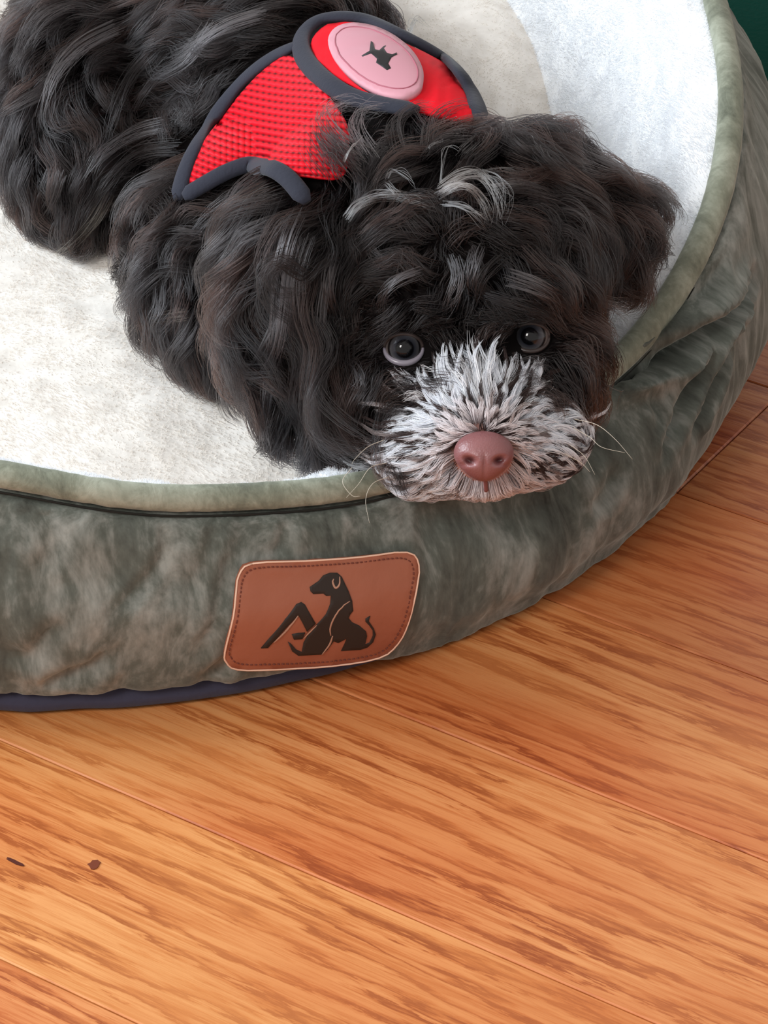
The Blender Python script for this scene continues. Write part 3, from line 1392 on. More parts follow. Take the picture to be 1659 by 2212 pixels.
# ---- nose
def build_nose():
    c = PD(1045, 984, 1.0205)
    nu, nv = 72, 48
    vs, cols = [], []
    base_c = np.array(lin(142, 94, 94))
    rimc = np.array(lin(112, 58, 60))
    for j in range(nv + 1):
        ph = math.pi * j / nv
        for i in range(nu):
            a = 2 * math.pi * i / nu
            # local: x right, y up in view, z toward the camera
            x = math.sin(ph) * math.cos(a)
            y = math.sin(ph) * math.sin(a)
            z = math.cos(ph)
            # broad on top, narrow below
            sx = 0.0094 * (1 + 0.10 * y) * (1 - 0.20 * max(0, -y) ** 1.5)
            X, Y, Zc = x * sx, y * 0.0082, z * 0.0075
            if Y > 0:
                Y *= 0.94
            # nostrils: commas opening to the sides
            for sgn in (-1, 1):
                nx_, ny_ = sgn * 0.0046, -0.0016
                dd = math.hypot((X - nx_) / 0.0019, (Y - ny_ - 0.25 * sgn * (X - nx_)) / 0.0013)
                if z > 0:
                    Zc -= 0.0034 * math.exp(-dd ** 2.4)
                # side slit
                d2 = math.hypot((X - sgn * 0.0066) / 0.0020, (Y + 0.0030) / 0.0006)
                if z > -0.2:
                    Zc -= 0.0010 * math.exp(-d2 ** 2)
                d3 = math.hypot((X - sgn * 0.0047) / 0.0036, (Y + 0.0018) / 0.0028)
                if z > 0:
                    Zc += 0.0008 * math.exp(-d3 ** 2)
            if z > 0:
                Zc -= 0.0007 * math.exp(-(X / 0.0006) ** 2) * float(sstep(0.0015, -0.003, Y))
            P = c + RT * X + UP * Y - FW * Zc
            vs.append(P)
            w = 0
            for sgn in (-1, 1):
                dd = math.hypot((X - sgn * 0.0046) / 0.0016, (Y + 0.0016) / 0.0011)
                w = max(w, math.exp(-dd ** 3))
            cc = base_c * (1 - w) + np.array(lin(70, 24, 26)) * w  # nostrils darkened in the colour for the shade of their depth
            t = float(sstep(0.45, 1.0, math.hypot(x, y)))
            cc = cc * (1 - t * .5) + rimc * t * .5
            cols.append(cc)
    fs = []
    for j in range(nv):
        for i in range(nu):
            k = (i + 1) % nu
            fs.append((j * nu + i, (j + 1) * nu + i, (j + 1) * nu + k, j * nu + k))
    o = mesh_obj('nose', vs, fs, M_NOSE, puppy)
    a = o.data.attributes.new('skin', 'FLOAT_COLOR', 'POINT')
    a.data.foreach_set('color', np.concatenate([np.array(cols), np.ones((len(cols), 1))], 1).astype(np.float32).ravel())
    ml = plain('lip_line', lin(120, 72, 72), 0.6)
    pth = [PD(1048, 1030, 1.0225), PD(1049, 1045, 1.0245), PD(1050, 1060, 1.027)]
    v, f = tube_mesh(catmull(pth, 4), [0.0007] * 9, 8)
    mesh_obj('lip', v, f, ml, puppy)


build_nose()

# ---- eyes
def eye_material():
    m, nt, b = new_mat('blue_grey_eye')
    L = nt.links
    a = N(nt, 'ShaderNodeAttribute', attribute_name='iris')
    cr = ramp(nt, [(0.0, (0.002, 0.002, 0.003)), (0.40, (0.003, 0.003, 0.004)), (0.46, lin(46, 48, 56)), (0.68, lin(84, 84, 88)), (0.75, lin(22, 18, 18)), (0.82, lin(30, 25, 25)), (0.90, lin(120, 110, 106)), (1.0, lin(96, 88, 88))])
    L.new(a.outputs['Fac'], cr.inputs[0])
    L.new(cr.outputs[0], b.inputs['Base Color'])
    b.inputs['Roughness'].default_value = 0.03
    b.inputs['Specular IOR Level'].default_value = 0.5
    return m


M_EYE = eye_material()
M_LID = plain('dark_wet_eyelid', lin(62, 52, 50), 0.35, 0, 0.5)
M_LID_PALE = plain('pale_wet_eyelid', lin(150, 144, 156), 0.25, 0, 0.6)
EYEC = []


def build_eye(px, py, r, look, pale):
    s, n = cast(bvh_body, px, py)
    c = s + FW * (r * 0.45)
    EYEC.append((px, py, c, r))
    g = -ray(px, py)
    g = g / np.linalg.norm(g)
    fwd = g + RT * look[0] + UP * look[1]
    fwd /= np.linalg.norm(fwd)
    bm = bmesh.new()
    bmesh.ops.create_uvsphere(bm, u_segments=48, v_segments=32, radius=r)
    me = bpy.data.meshes.new('eye')
    bm.to_mesh(me)
    bm.free()
    v = np.empty(len(me.vertices) * 3)
    me.vertices.foreach_get('co', v)
    v = v.reshape(-1, 3)
    cosang = (v / r) @ fwd
    ang = np.degrees(np.arccos(np.clip(cosang, -1, 1)))
    # slight corneal bulge
    v = v + fwd * (r * 0.10 * sstep(48, 10, ang))[:, None]
    me.vertices.foreach_set('co', (v + c).ravel())
    me.polygons.foreach_set('use_smooth', [True] * len(me.polygons))
    a = me.attributes.new('iris', 'FLOAT', 'POINT')
    a.data.foreach_set('value', np.clip(ang / 62, 0, 1))
    o = link('eye', me, puppy, M_EYE)
    # lids: an almond ring hugging the ball
    for name, sgn, mat in (('upper_eyelid', 1, M_LID), ('lower_eyelid', -1, M_LID_PALE if pale else M_LID)):
        pth = []
        for k in range(17):
            t = math.pi * k / 16
            X = math.cos(t) * r * 0.92
            Y = sgn * math.sin(t) * r * (0.66 if sgn > 0 else 0.74)
            zc = math.sqrt(max(r * r * 1.05 - X * X - Y * Y, 1e-10))
            pth.append(c + RT * X + UP * Y + g * zc)
        v_, f_ = tube_mesh(pth, [0.0005 + (0.0007 if sgn < 0 and pale else 0.0003) * math.sin(math.pi * k / 16) for k in range(17)], 8)
        mesh_obj(name, v_, f_, mat, o)
    return o


build_eye(872, 750, 0.0068, (0.05, -0.05), True)
build_eye(1147, 726, 0.0065, (-0.05, 0.02), False)

# ------------------------------------------------------------------ harness
harness = empty('dog_harness', tuple(PZ(640, 240, 0.10)))
tag(harness, 'red mesh dog harness with charcoal binding and a pink oval badge worn by the puppy', 'harness')


def smooth_body_bvh(infl):
    me = puppy.data.copy()
    tmp = bpy.data.objects.new('t', me)
    COL.objects.link(tmp)
    s = tmp.modifiers.new('s', 'SMOOTH')
    s.iterations = 30
    s.factor = 0.5
    dg = bpy.context.evaluated_depsgraph_get()
    e = bpy.data.meshes.new_from_object(tmp.evaluated_get(dg))
    vs = [v.co + v.normal * infl for v in e.vertices]
    fs = [tuple(p.vertices) for p in e.polygons]
    bpy.data.objects.remove(tmp)
    return BVHTree.FromPolygons(vs, fs)


bvh_h = smooth_body_bvh(0.006)
SIDE = [(598, 122), (640, 122), (668, 150), (715, 208), (745, 260), (750, 320), (735, 378), (660, 376), (600, 365), (545, 345), (490, 360), (440, 390), (398, 408), (396, 380), (430, 318), (470, 262), (530, 188)]
BACK = [(668, 92), (690, 55), (740, 44), (795, 52), (858, 84), (930, 118), (982, 155), (1010, 210), (1018, 252), (960, 250), (900, 235), (850, 222), (790, 195), (716, 156), (676, 124)]
side_poly = [tuple(p) for p in catmull([(x + 3, y + 8) for x, y in SIDE], 3, True)]
back_poly = [tuple(p) for p in catmull([(x + 5, y + 10) for x, y in BACK], 3, True)]


def weave_disp(x, y, d):
    return 0.0


side = drape('mesh_panel', side_poly, bvh_h, 0.0, 0.0012, M_RED, harness, 6, puff=0.001)
back = drape('back_panel', back_poly, bvh_h, 0.0, 0.0010, M_RED_SMOOTH, harness, 8, puff=0.0012, fn=lambda x, y, d: 0.0007 * nz(x * .03, y * .03) + 0.0004 * nz(x * .08, y * .08))
for ob in (side,):
    v = np.empty(len(ob.data.vertices) * 3)
    ob.data.vertices.foreach_get('co', v)
    v = v.reshape(-1, 3)
    qq = proj(v)
    # rows fan out from the armhole: gently arched ribs
    X = qq[:, 0]
    Y = qq[:, 1]
    u = X / 13.0
    w = (Y + 0.00055 * (X - 640) ** 2 * np.where(X < 640, 1.5, -0.6) + 0.06 * (640 - X)) / 15.2
    at = ob.data.attributes.new('weave', 'FLOAT_VECTOR', 'POINT')
    at.data.foreach_set('vector', np.stack([u, w, 0 * u], 1).ravel())
badge_poly = []
for k in range(48):
    a = 2 * math.pi * k / 48
    x, y = 112 * math.cos(a), 60 * math.sin(a)
    x *= 1 + 0.06 * math.sin(a)
    th = math.radians(34)
    badge_poly.append((816 + x * math.cos(th) - y * math.sin(th), 148 + x * math.sin(th) + y * math.cos(th)))
badge = drape('badge', badge_poly, bvh_h, 0.0015, 0.0022, M_PINK, harness, 8, puff=0.0006)
badge['label'] = 'pale pink oval rubber badge'
gp, gn = [], []
for k in range(61):
    a = 2 * math.pi * k / 60
    x, y = 97 * math.cos(a), 47 * math.sin(a)
    th = math.radians(34)
    p, n = cast(bvh_h, 816 + x * math.cos(th) - y * math.sin(th), 148 + x * math.sin(th) + y * math.cos(th))
    if p is None:
        continue
    gp.append(p + n * 0.0041)
    gn.append(n)
v, f = tube_mesh(gp, 0.00028, 6, 1, gn)
mesh_obj('groove', v, f, M_PINK_GROOVE, badge)
STAR = [(777, 132), (793, 122), (795, 101), (799, 103), (804, 119), (812, 121), (820, 113), (825, 110), (827, 126), (838, 129), (847, 125), (848, 129), (837, 135), (831, 148), (837, 158), (829, 162), (818, 154),
        (806, 146), (808, 138), (796, 127), (779, 134)]
drape('crown_print', [(x + 8, y + 14) for x, y in STAR], bvh_h, 0.0040, 0.0004, M_BLACK, badge, 5)
BW = 0.0034
drape_tube('binding', [(645, 100), (600, 118), (540, 160), (480, 228), (430, 305), (400, 370), (385, 430)], bvh_h, BW, M_BIND, harness)
drape_tube('binding', [(1030, 262), (1012, 205), (972, 145), (915, 105), (850, 72), (790, 45), (730, 38), (680, 48), (652, 82), (658, 125), (700, 172), (755, 208), (820, 226), (900, 240)], bvh_h, BW * 1.05, M_BIND, harness)
drape_tube('binding', [(400, 425), (440, 400), (490, 372), (545, 355), (595, 368), (630, 395), (660, 440)], bvh_h, BW * 0.95, M_BIND, harness, lift=0.0032)
for ch in list(harness.children):
    bpy.context.view_layer.update()
    ch.matrix_parent_inverse = harness.matrix_world.inverted()

# ------------------------------------------------------------------ fur
# combing guides read off the coat: x, y, dx, dy, length (mm), lift
GUIDES = [
    # crown and nape
    (760, 260, -.9, .5, 22, .5), (850, 270, -.6, .9, 24, .5), (950, 290, -.2, 1, 24, .5), (1060, 300, .3, 1, 24, .4), (1160, 320, .7, .7, 22, .4), (1240, 350, .9, .4, 22, .4),
    (700, 330, -.8, .7, 24, .4), (800, 380, -.5, .9, 24, .4), (900, 400, -.5, .8, 22, .5), (1000, 400, .3, .9, 22, .5), (1100, 400, .8, .6, 22, .4), (1180, 430, .8, .8, 24, .4),
    # forehead
    (800, 500, -.7, .8, 22, .5), (880, 520, -.5, .9, 20, .4), (960, 540, -.2, 1, 18, .3), (1020, 560, .1, 1, 16, .3), (1090, 540, .4, .9, 18, .3), (1160, 540, .7, .8, 20, .3), (1230, 540, .5, .9, 24, .3),
    (780, 620, -.6, .9, 22, .4), (850, 640, -.8, .6, 16, .4), (920, 640, -.6, .5, 12, .3), (990, 650, -.2, .6, 8, .3), (1050, 640, .5, .4, 9, .3), (1110, 630, .9, .2, 13, .3), (1180, 630, 1, .3, 18, .3),
    (1250, 640, .5, .9, 20, .3), (1290, 700, .0, 1, 20, .3),
    # round the eyes, bridge
    (800, 740, -.9, .5, 16, .4), (830, 800, -.8, .7, 16, .3), (940, 740, -.3, -.4, 6, .3), (1000, 730, 0, -1, 7, .3), (1080, 730, .4, -.5, 5, .3), (1210, 720, .8, .6, 14, .3), (1200, 780, .5, .9, 14, .3),
    (910, 800, -.7, .3, 8, .3), (1130, 780, .6, 0, 7, .3),
    # cheeks
    (720, 700, -.4, 1, 24, .4), (700, 800, -.2, 1, 26, .4), (760, 860, -.5, .9, 24, .3), (740, 940, .1, 1, 22, .3), (810, 930, -.5, .8, 18, .3), (790, 1010, -.3, .8, 16, .3),
    (1260, 800, .05, 1, 18, .3), (1250, 880, .1, 1, 12, .3), (1280, 760, -.1, 1, 20, .2),
    # left ear
    (700, 420, -.8, .9, 40, .4), (640, 480, -.5, 1, 42, .3), (590, 560, -.3, 1, 42, .3), (660, 600, -.1, 1, 42, .3), (560, 680, -.2, 1, 38, .3), (620, 740, 0, 1, 36, .2), (680, 720, .0, 1, 36, .3),
    (600, 860, .05, 1, 24, .2), (660, 880, .1, 1, 22, .2), (640, 950, .1, 1, 12, .2),
    # right ear
    (1270, 400, .9, .5, 22, .3), (1330, 410, .9, .4, 20, .3), (1390, 430, .6, .7, 16, .2), (1300, 480, .5, .9, 24, .3), (1360, 500, .2, 1, 18, .2), (1300, 560, .2, 1, 20, .2), (1350, 570, -.1, 1, 14, .2),
    (1260, 480, .4, 1, 26, .4),
    # chest, shoulder, foreleg
    (620, 420, -.6, .8, 26, .4), (540, 430, -.8, .7, 26, .5), (480, 440, -.8, .7, 26, .5), (420, 460, -.8, .6, 24, .5), (350, 500, -.6, .8, 18, .4), (400, 540, -.8, .5, 22, .5), (480, 540, -.7, .8, 24, .4),
    (540, 560, -.3, 1, 26, .4), (320, 600, -.4, .9, 16, .3), (380, 640, -.6, .8, 20, .4), (460, 660, -.3, .9, 24, .4), (350, 720, .1, 1, 18, .3), (430, 740, .3, .9, 20, .3), (500, 760, .5, .9, 20, .3),
    (480, 820, .5, .6, 14, .2), (560, 820, .5, .9, 16, .2),
    # side of the trunk and loin
    (420, 360, -.4, .9, 22, .4), (350, 300, -.9, .3, 26, .5), (400, 230, -.8, .5, 26, .5), (440, 130, -.8, .5, 26, .5), (520, 90, -.9, .4, 26, .4), (600, 50, -.9, .2, 24, .4), (750, 20, -.9, 0, 22, .3), (850, 50, .2, -.6, 14, .3),
    (360, 120, -.7, .7, 28, .5), (300, 50, -.8, .6, 28, .5), (400, 20, -.9, .4, 28, .5), (500, 10, -1, .2, 26, .4),
    # haunch and hind leg
    (200, 60, -.8, .6, 26, .5), (120, 120, -.7, .8, 22, .5), (60, 180, -.5, .9, 18, .4), (200, 180, -.4, 1, 28, .5), (280, 200, -.4, 1, 28, .5), (120, 260, -.1, 1, 26, .4), (40, 300, .1, 1, 20, .3),
    (220, 300, -.5, .9, 26, .5), (300, 300, -.9, .4, 26, .5), (320, 380, -.7, .7, 24, .4), (100, 380, .3, 1, 22, .3), (180, 400, .0, 1, 24, .3), (260, 430, -.2, 1, 22, .3), (160, 480, -.3, 1, 16, .2), (220, 480, -.1, 1, 16, .2),
    (330, 450, .3, .8, 20, .3),
]
G = np.array(GUIDES, float)
Gd = G[:, 2:4] / np.linalg.norm(G[:, 2:4], axis=1)[:, None]


def field(P, sigma=60.0):
    q = proj(P)
    d2 = (q[:, None, 0] - G[None, :, 0]) ** 2 + (q[:, None, 1] - G[None, :, 1]) ** 2
    w = 1.0 / (d2 + 25 ** 2) ** 1.7
    w /= w.sum(1, keepdims=True)
    d = w @ Gd
    d /= np.linalg.norm(d, axis=1)[:, None] + 1e-9
    return d[:, :1] * RT - d[:, 1:] * UP, w @ G[:, 4] / 1000.0, w @ G[:, 5]


def muz_mask(q, g=1.0):
    up = q[:, 1] < 965
    e = np.where(up, np.hypot((q[:, 0] - 1042) / np.where(q[:, 0] < 1042, 1.36, 1.5), q[:, 1] - 965) < 120 * g,
                 (np.abs(q[:, 0] - 1038) / (172 * g)) ** 3 + (np.abs(q[:, 1] - 965) / (150 * g)) ** 3 < 1)
    col = (np.abs(q[:, 0] - 1042) < 34 * g) & (q[:, 1] > 835) & (q[:, 1] < 965)
    return (e | col) & (q[:, 2] < 1.078)


HARN = [(378, 445), (392, 360), (425, 285), (475, 210), (535, 142), (598, 98), (645, 85), (655, 45), (700, 28), (800, 34), (885, 66), (968, 118), (1032, 190), (1048, 262), (960, 262),
        (850, 236), (765, 236), (760, 320), (740, 392), (620, 398), (545, 350), (480, 368), (410, 440)]


def in_polys(q, polys, grow=0):
    m = np.zeros(len(q), bool)
    for pl in polys:
        c = np.mean(pl, 0)
        pl2 = [tuple(c + (np.array(p) - c) * (1 + grow)) for p in pl]
        m |= np.array([inside(pl2, a[0], a[1]) for a in q])
    return m


def grow_clumps(root, nrm, length, field_fn, steps, lift, curl_amp, curl_freq, bvh=None, floor_h=0.0012, seed=0, swirl=0.0, height=0.0035):
    """parent curve of every lock, kept outside the skin"""
    bvh = bvh or bvh_body
    r = np.random.default_rng(seed)
    n = len(root)
    P = np.zeros((n, steps, 3))
    P[:, 0] = root - nrm * 0.001
    cur = root.copy()
    nn = nrm.copy()
    ph = r.random(n) * 6.28
    fr = curl_freq * (0.7 + 0.6 * r.random(n))
    amp = curl_amp * (0.4 + 1.1 * r.random(n))
    bend = r.normal(size=n) * 0.5
    P[:, 0] = root - nrm * 0.0008
    seg = length / (steps - 1)
    for i in range(1, steps):
        t = i / (steps - 1)
        d, _, _ = field_fn(cur)
        if swirl:
            d = d + swirl * vnoise(cur, 75, 21) + 0.5 * swirl * vnoise(cur, 190, 22)
        d = d - nn * (d * nn).sum(1)[:, None]
        d /= np.linalg.norm(d, axis=1)[:, None] + 1e-9
        side_ = np.cross(nn, d)
        up_ = (lift * (1.15 - 1.5 * t))[:, None] * nn
        a = amp * np.cos(ph + fr * t * 6.28)
        b = amp * np.sin(ph + fr * t * 6.28)
        v = d + up_ + side_ * (a + bend * 0.35)[:, None] + nn * (b * 0.6)[:, None]
        v /= np.linalg.norm(v, axis=1)[:, None]
        cur = cur + v * seg[:, None]
        want = floor_h + height * np.sin(np.pi * min(t * 0.9 + .08, 1))
        for k in range(n):
            loc, no_, ix, dist = bvh.find_nearest(Vector(cur[k]), 0.03)
            if loc is None:
                continue
            l, m2 = np.array(loc), np.array(no_)
            nn[k] = nn[k] * 0.5 + m2 * 0.5
            sd = (cur[k] - l) @ m2
            if sd < want:
                cur[k] = cur[k] + m2 * (want - sd) * 0.9
        nn /= np.linalg.norm(nn, axis=1)[:, None] + 1e-9
        P[:, i] = cur
    # nothing sinks through the cushion
    inb = np.hypot(P[..., 0] - BC[0], P[..., 1] - BC[1]) < 0.2
    P[..., 2] = np.where(inb, np.maximum(P[..., 2], 0.0475), P[..., 2])
    return P


def children(P, nrm, k, root_spread, tip_spread, wisp, rad, seed=0, tip_r=0.25, taper_len=0.3):
    """k strands per lock, gathered toward the tip"""
    r = np.random.default_rng(seed)
    n, s, _ = P.shape
    tdir = P[:, 1] - P[:, 0]
    a = np.cross(nrm, tdir + 1e-6)
    a /= np.linalg.norm(a, axis=1)[:, None] + 1e-9
    b = np.cross(nrm, a)
    ang = r.random((n, k)) * 6.28
    rr = np.sqrt(r.random((n, k)))
    off = (np.cos(ang) * rr)[..., None] * a[:, None] + (np.sin(ang) * rr)[..., None] * b[:, None] + (r.normal(size=(n, k)) * 0.35)[..., None] * nrm[:, None]
    t = np.linspace(0, 1, s)
    rs = (root_spread if np.ndim(root_spread) else np.full(n, root_spread))
    spread = rs[:, None] * (1 - t) ** 0.7 + tip_spread * (0.25 + t)[None]
    C = P[:, None] + off[:, :, None, :] * spread[:, None, :, None]
    # own small wave
    w1 = r.normal(size=(n, k, 3))
    w2 = r.normal(size=(n, k, 3))
    f = 4 + 5 * r.random((n, k, 1))
    ph = r.random((n, k, 1)) * 6.28
    tt = t[None, None]
    C = C + (np.sin(f * tt + ph) * tt)[..., None] * w1[:, :, None] * wisp + (tt ** 2)[..., None] * w2[:, :, None] * wisp * 0.8
    # length variation by shortening along the curve
    ln = 1 - taper_len * r.random((n, k))
    idx = np.clip(tt * ln[..., None] * (s - 1), 0, s - 1.0001)
    i0 = idx.astype(int)
    fr = (idx - i0)[..., None]
    A = np.take_along_axis(C, i0[..., None], 2)
    B = np.take_along_axis(C, (i0 + 1)[..., None], 2)
    C = A * (1 - fr) + B * fr
    C = C.reshape(n * k, s, 3)
    R = rad * (1 - (1 - tip_r) * t ** 2)[None] * (0.8 + 0.4 * r.random((n * k, 1)))
    return C, R


def clear_eyes(C, grow=1.0):
    keep = np.ones(len(C), bool)
    q = proj(C.reshape(-1, 3)).reshape(C.shape[0], C.shape[1], 3)
    for px, py, c, r in EYEC:
        rp = r * 6650 * grow
        hit = (np.hypot((q[..., 0] - px) / 1.0, (q[..., 1] - py - 7) / 0.78) < rp) & (q[..., 2] < proj(c)[2] + 0.004)
        keep &= ~hit.any(1)
    # the nose leather stays bare
    hit = (np.hypot((q[..., 0] - 1045) / 1.0, (q[..., 1] - 985) / 0.88) < 58) & (q[..., 2] < 1.04)
    keep &= ~hit.any(1)
    return keep


def view_weight(c, nn):
    q = proj(c)
    vis = (q[:, 0] > -120) & (q[:, 0] < 1750) & (q[:, 1] > -150)
    f = (nn @ -FW) > -0.25
    return np.where(vis, 1.0, 0.12) * np.where(f, 1.0, 0.15)


def build_coat(name, n_lock, k, scale, curl, swirl, rs, ts, rad, height, seed, base, cool, brown):
    root, nrm = sample_mesh(puppy, n_lock, view_weight)
    q = proj(root)
    dist_n = np.hypot((q[:, 0] - 1045) / 1.12, q[:, 1] - 960)
    muz = muz_mask(q)
    front = (nrm @ -FW) > 0
    har = in_polys(q, [HARN]) & front & (q[:, 1] < 450)
    keep = ~(muz) & ~har
    for px, py, c, r in EYEC:
        keep &= ~((np.hypot(q[:, 0] - px, (q[:, 1] - py)) < r * 6650 * 1.0) & (q[:, 2] < 1.09))
    root, nrm, q = root[keep], nrm[keep], q[keep]
    _, L, lift = field(root)
    L = L * (0.75 + 0.5 * rng.random(len(root)))
    # keep fur short next to the harness so the cloth shows
    P = grow_clumps(root, nrm, L * scale, field, 14, lift, curl, 1.0, seed=seed, swirl=swirl, height=height)
    # locks may brush over the edge of the harness but not cover it
    bad = np.zeros(len(P), bool)
    for a_ in range(3, P.shape[1], 2):
        qe = proj(P[:, a_])
        hit = in_polys(qe, [HARN]) & (qe[:, 1] < 450)
        if a_ > 8:
            hit &= ~((q[:, 0] > 700) & (q[:, 1] > 240) & (rng.random(len(q)) < 0.5))
        bad |= hit
    P, nrm, q = P[~bad], nrm[~bad], q[~bad]
    C, R = children(P, nrm, k, rs, ts, 0.0005, rad, seed=seed + 1)
    n = len(P)
    r1 = rng.random(n)
    tl = base + (cool - base) * (rng.random(n) ** 2.0)[:, None]
    tl = np.where((r1 < 0.25)[:, None], brown, tl)
    tint = np.repeat(tl, k, 0) * (0.7 + 0.6 * rng.random((n * k, 1)))
    keep = clear_eyes(C)
    # and do not let it fall across the muzzle
    qq = proj(C[:, -1])
    keep &= ~((np.hypot((qq[:, 0] - 1040) / 1.15, qq[:, 1] - 965) < 118) & (qq[:, 2] < 1.055))
    return hair_obj(name, C[keep], R[keep], tint[keep], M_HAIR, puppy)


A3 = np.array
undercoat = build_coat('undercoat', 5000, 14, .75, .30, .25, .0030, .0014, .00010, .0020, 5, A3((.005, .0036, .0036)), A3((.012, .010, .0105)), A3((.009, .005, .0045)))
fur = build_coat('fur', 2300, 40, 1.35, .45, .42, .0042, .0012, .00010, .0050, 55, A3((.006, .0045, .0045)), A3((.030, .027, .028)), A3((.022, .012, .010)))



# ---- muzzle: white wisps fanning out from the nose
def muzzle_field(P):
    q = proj(P)
    dx, dy = q[:, 0] - 1042, q[:, 1] - 955
    # above the nose they stand straight up, at the sides they sweep outward and droop
    d = np.stack([dx, dy + 0.10 * np.abs(dx)], 1)
    d /= np.linalg.norm(d, axis=1)[:, None] + 1e-6
    return d[:, :1] * RT - d[:, 1:] * UP, None, None


def build_muzzle(n_lock, k):
    def w(c, nn):
        q = proj(c)
        d = np.hypot((q[:, 0] - 1042) / 1.15, q[:, 1] - 965)
        m = muz_mask(q, 0.98)
        return np.where(m & ((nn @ -FW) > -0.35), 1.0, 0.0) * (0.35 + sstep(170, 40, d))
    root, nrm = sample_mesh(puppy, n_lock, w)
    q = proj(root)
    n = len(root)
    dx, dy = q[:, 0] - 1042, q[:, 1] - 965
    d = np.hypot(dx, dy)
    up_ = sstep(0.2, -0.9, dy / (d + 1e-6))
    low = sstep(0.5, 1.0, dy / (d + 1e-6))
    L = (0.0065 + 0.0115 * sstep(45, 110, d)) * (1 - 0.15 * up_) * (1 - 0.72 * low) * (0.85 + 0.6 * rng.random(n))
    P = grow_clumps(root, nrm, L, muzzle_field, 10, np.full(n, 0.6), 0.30, 0.8, floor_h=0.0006, seed=15, height=0.0045)
    C, R = children(P, nrm, k, 0.0012, 0.00010, 0.00022, 0.00009, seed=16)
    white = np.array([0.88, 0.90, 0.95])
    grey = np.array(lin(150, 138, 136))
    darkb = np.array(lin(74, 60, 58))
    pinkw = np.array([0.88, 0.76, 0.74])
    r1 = rng.random(n)
    t = sstep(70, 165, d)
    tl = np.where((r1 < 0.72 - 0.15 * t)[:, None], white, grey)
    tl = np.where((r1 > 0.80 - 0.12 * t + 0.3 * (dy > 55))[:, None], darkb, tl)
    wp = sstep(85, 45, d) * 0.6 + 0.8 * sstep(20, 90, dy) * sstep(-60, 60, dx)  # pink by the nose; lower right pink is floor bounce put into the colour
    wp = np.clip(wp, 0, 1)
    wp *= (r1 <= 0.80 - 0.12 * t + 0.3 * (dy > 55))
    tl = tl + (pinkw - tl) * wp[:, None]
    tint = np.repeat(tl, k, 0) * (0.85 + 0.25 * rng.random((n * k, 1)))
    keep = clear_eyes(C, 1.05)
    return hair_obj('muzzle_fur', C[keep], R[keep], np.clip(tint[keep], 0, 0.98), M_WHITE, puppy)


mz = build_muzzle(1800, 20)
mz['label'] = 'white fur fanning out around the nose'


# ---- single traced locks: silver streaks on the crown, curls, strays
def lock(pts, k, width, color, lift0=0.007, lift1=0.012, rad=0.00010, wisp=0.0011, seed=0):
    c = catmull(pts, 5)
    P, Nn = [], []
    for i, (x, y) in enumerate(c):
        t = i / (len(c) - 1)
        p, n = cast(bvh_body, x, y)
        if y < 420 and x < 1030:
            p2, n2 = cast(bvh_h, x, y)
            if p2 is not None and (p is None or proj(p2)[2] < proj(p)[2] + 0.004):
                p, n = p2, n2
        if p is None:
            if not P:
                continue
            p = PD(x, y, proj(P[-1])[2])
            n = Nn[-1]
            P.append(p)
            Nn.append(n)
            continue
        h = lift0 + (lift1 - lift0) * math.sin(math.pi * t)
        P.append(PD(x, y, proj(p + n * h)[2]))
        Nn.append(n)
    if len(P) < 4:
        return None
    P = np.array(P)
    for _ in range(3):
        P[1:-1] = (P[:-2] + 2 * P[1:-1] + P[2:]) / 4
    s = 12
    u = np.linspace(0, len(P) - 1, s)
    P = np.stack([np.interp(u, np.arange(len(P)), P[:, i]) for i in range(3)], 1)
    nm = np.array(Nn[0])[None]
    C, R = children(P[None], nm, k, width * 1.1, width * 0.55, wisp, rad, seed=seed, tip_r=0.3, taper_len=0.25)
    # spread widest in the middle
    rr = np.random.default_rng(seed + 9)
    tint = np.tile(np.array(color), (k, 1)) * (0.7 + 0.5 * rr.random((k, 1)))
    return C, R, tint


def locks(name, lst, raise_=0.0, mat=None):
    Cs, Rs, Ts = [], [], []
    for i, a in enumerate(lst):
        kw = dict(a[4]) if len(a) > 4 else {}
        kw.setdefault('lift0', 0.007 + raise_)
        kw.setdefault('lift1', 0.012 + raise_)
        got = lock(*a[:4], seed=i * 7 + 1, **kw)
        if got is None:
            continue
        c, r, t = got
        Cs.append(c)
        Rs.append(r)
        Ts.append(t)
    return hair_obj(name, np.concatenate(Cs), np.concatenate(Rs), np.concatenate(Ts), mat or M_HAIR, puppy)


SIL = (0.55, 0.57, 0.60)
SIL2 = (0.30, 0.31, 0.33)
cr = []
# silver streaks (read at full-frame pixels)
cr += [
    ([(955, 405), (990, 380), (1030, 372), (1062, 400), (1078, 440), (1082, 480)], 26, .0016, SIL),
    ([(950, 420), (985, 400), (1020, 405), (1050, 440), (1065, 485)], 24, .0016, SIL),
    ([(960, 440), (1000, 445), (1035, 470), (1050, 490)], 14, .0012, SIL2),
    ([(1040, 375), (1075, 385), (1095, 420), (1092, 465)], 12, .0014, SIL2),
    ([(752, 470), (775, 440), (820, 425), (880, 430), (935, 440)], 20, .0015, SIL),
    ([(770, 440), (810, 418), (860, 416), (920, 430)], 12, .0013, SIL2),
    ([(835, 395), (850, 412), (866, 430)], 10, .0009, SIL),
    ([(835, 385), (845, 366), (870, 375), (905, 405)], 7, .0007, SIL2),
    ([(1035, 370), (1090, 362), (1130, 378), (1160, 400)], 9, .001, SIL2),
    ([(1060, 405), (1110, 398), (1160, 398), (1185, 408)], 10, .0009, SIL2),
    ([(950, 395), (955, 350), (965, 315), (990, 330)], 5, .0006, SIL2),
    ([(742, 350), (755, 325), (785, 302)], 4, .0004, (0.8, 0.78, 0.74), dict(rad=0.00018)),
    ([(925, 320), (940, 304), (970, 304)], 4, .0004, SIL2),
]
W = (0.9, 0.89, 0.9)
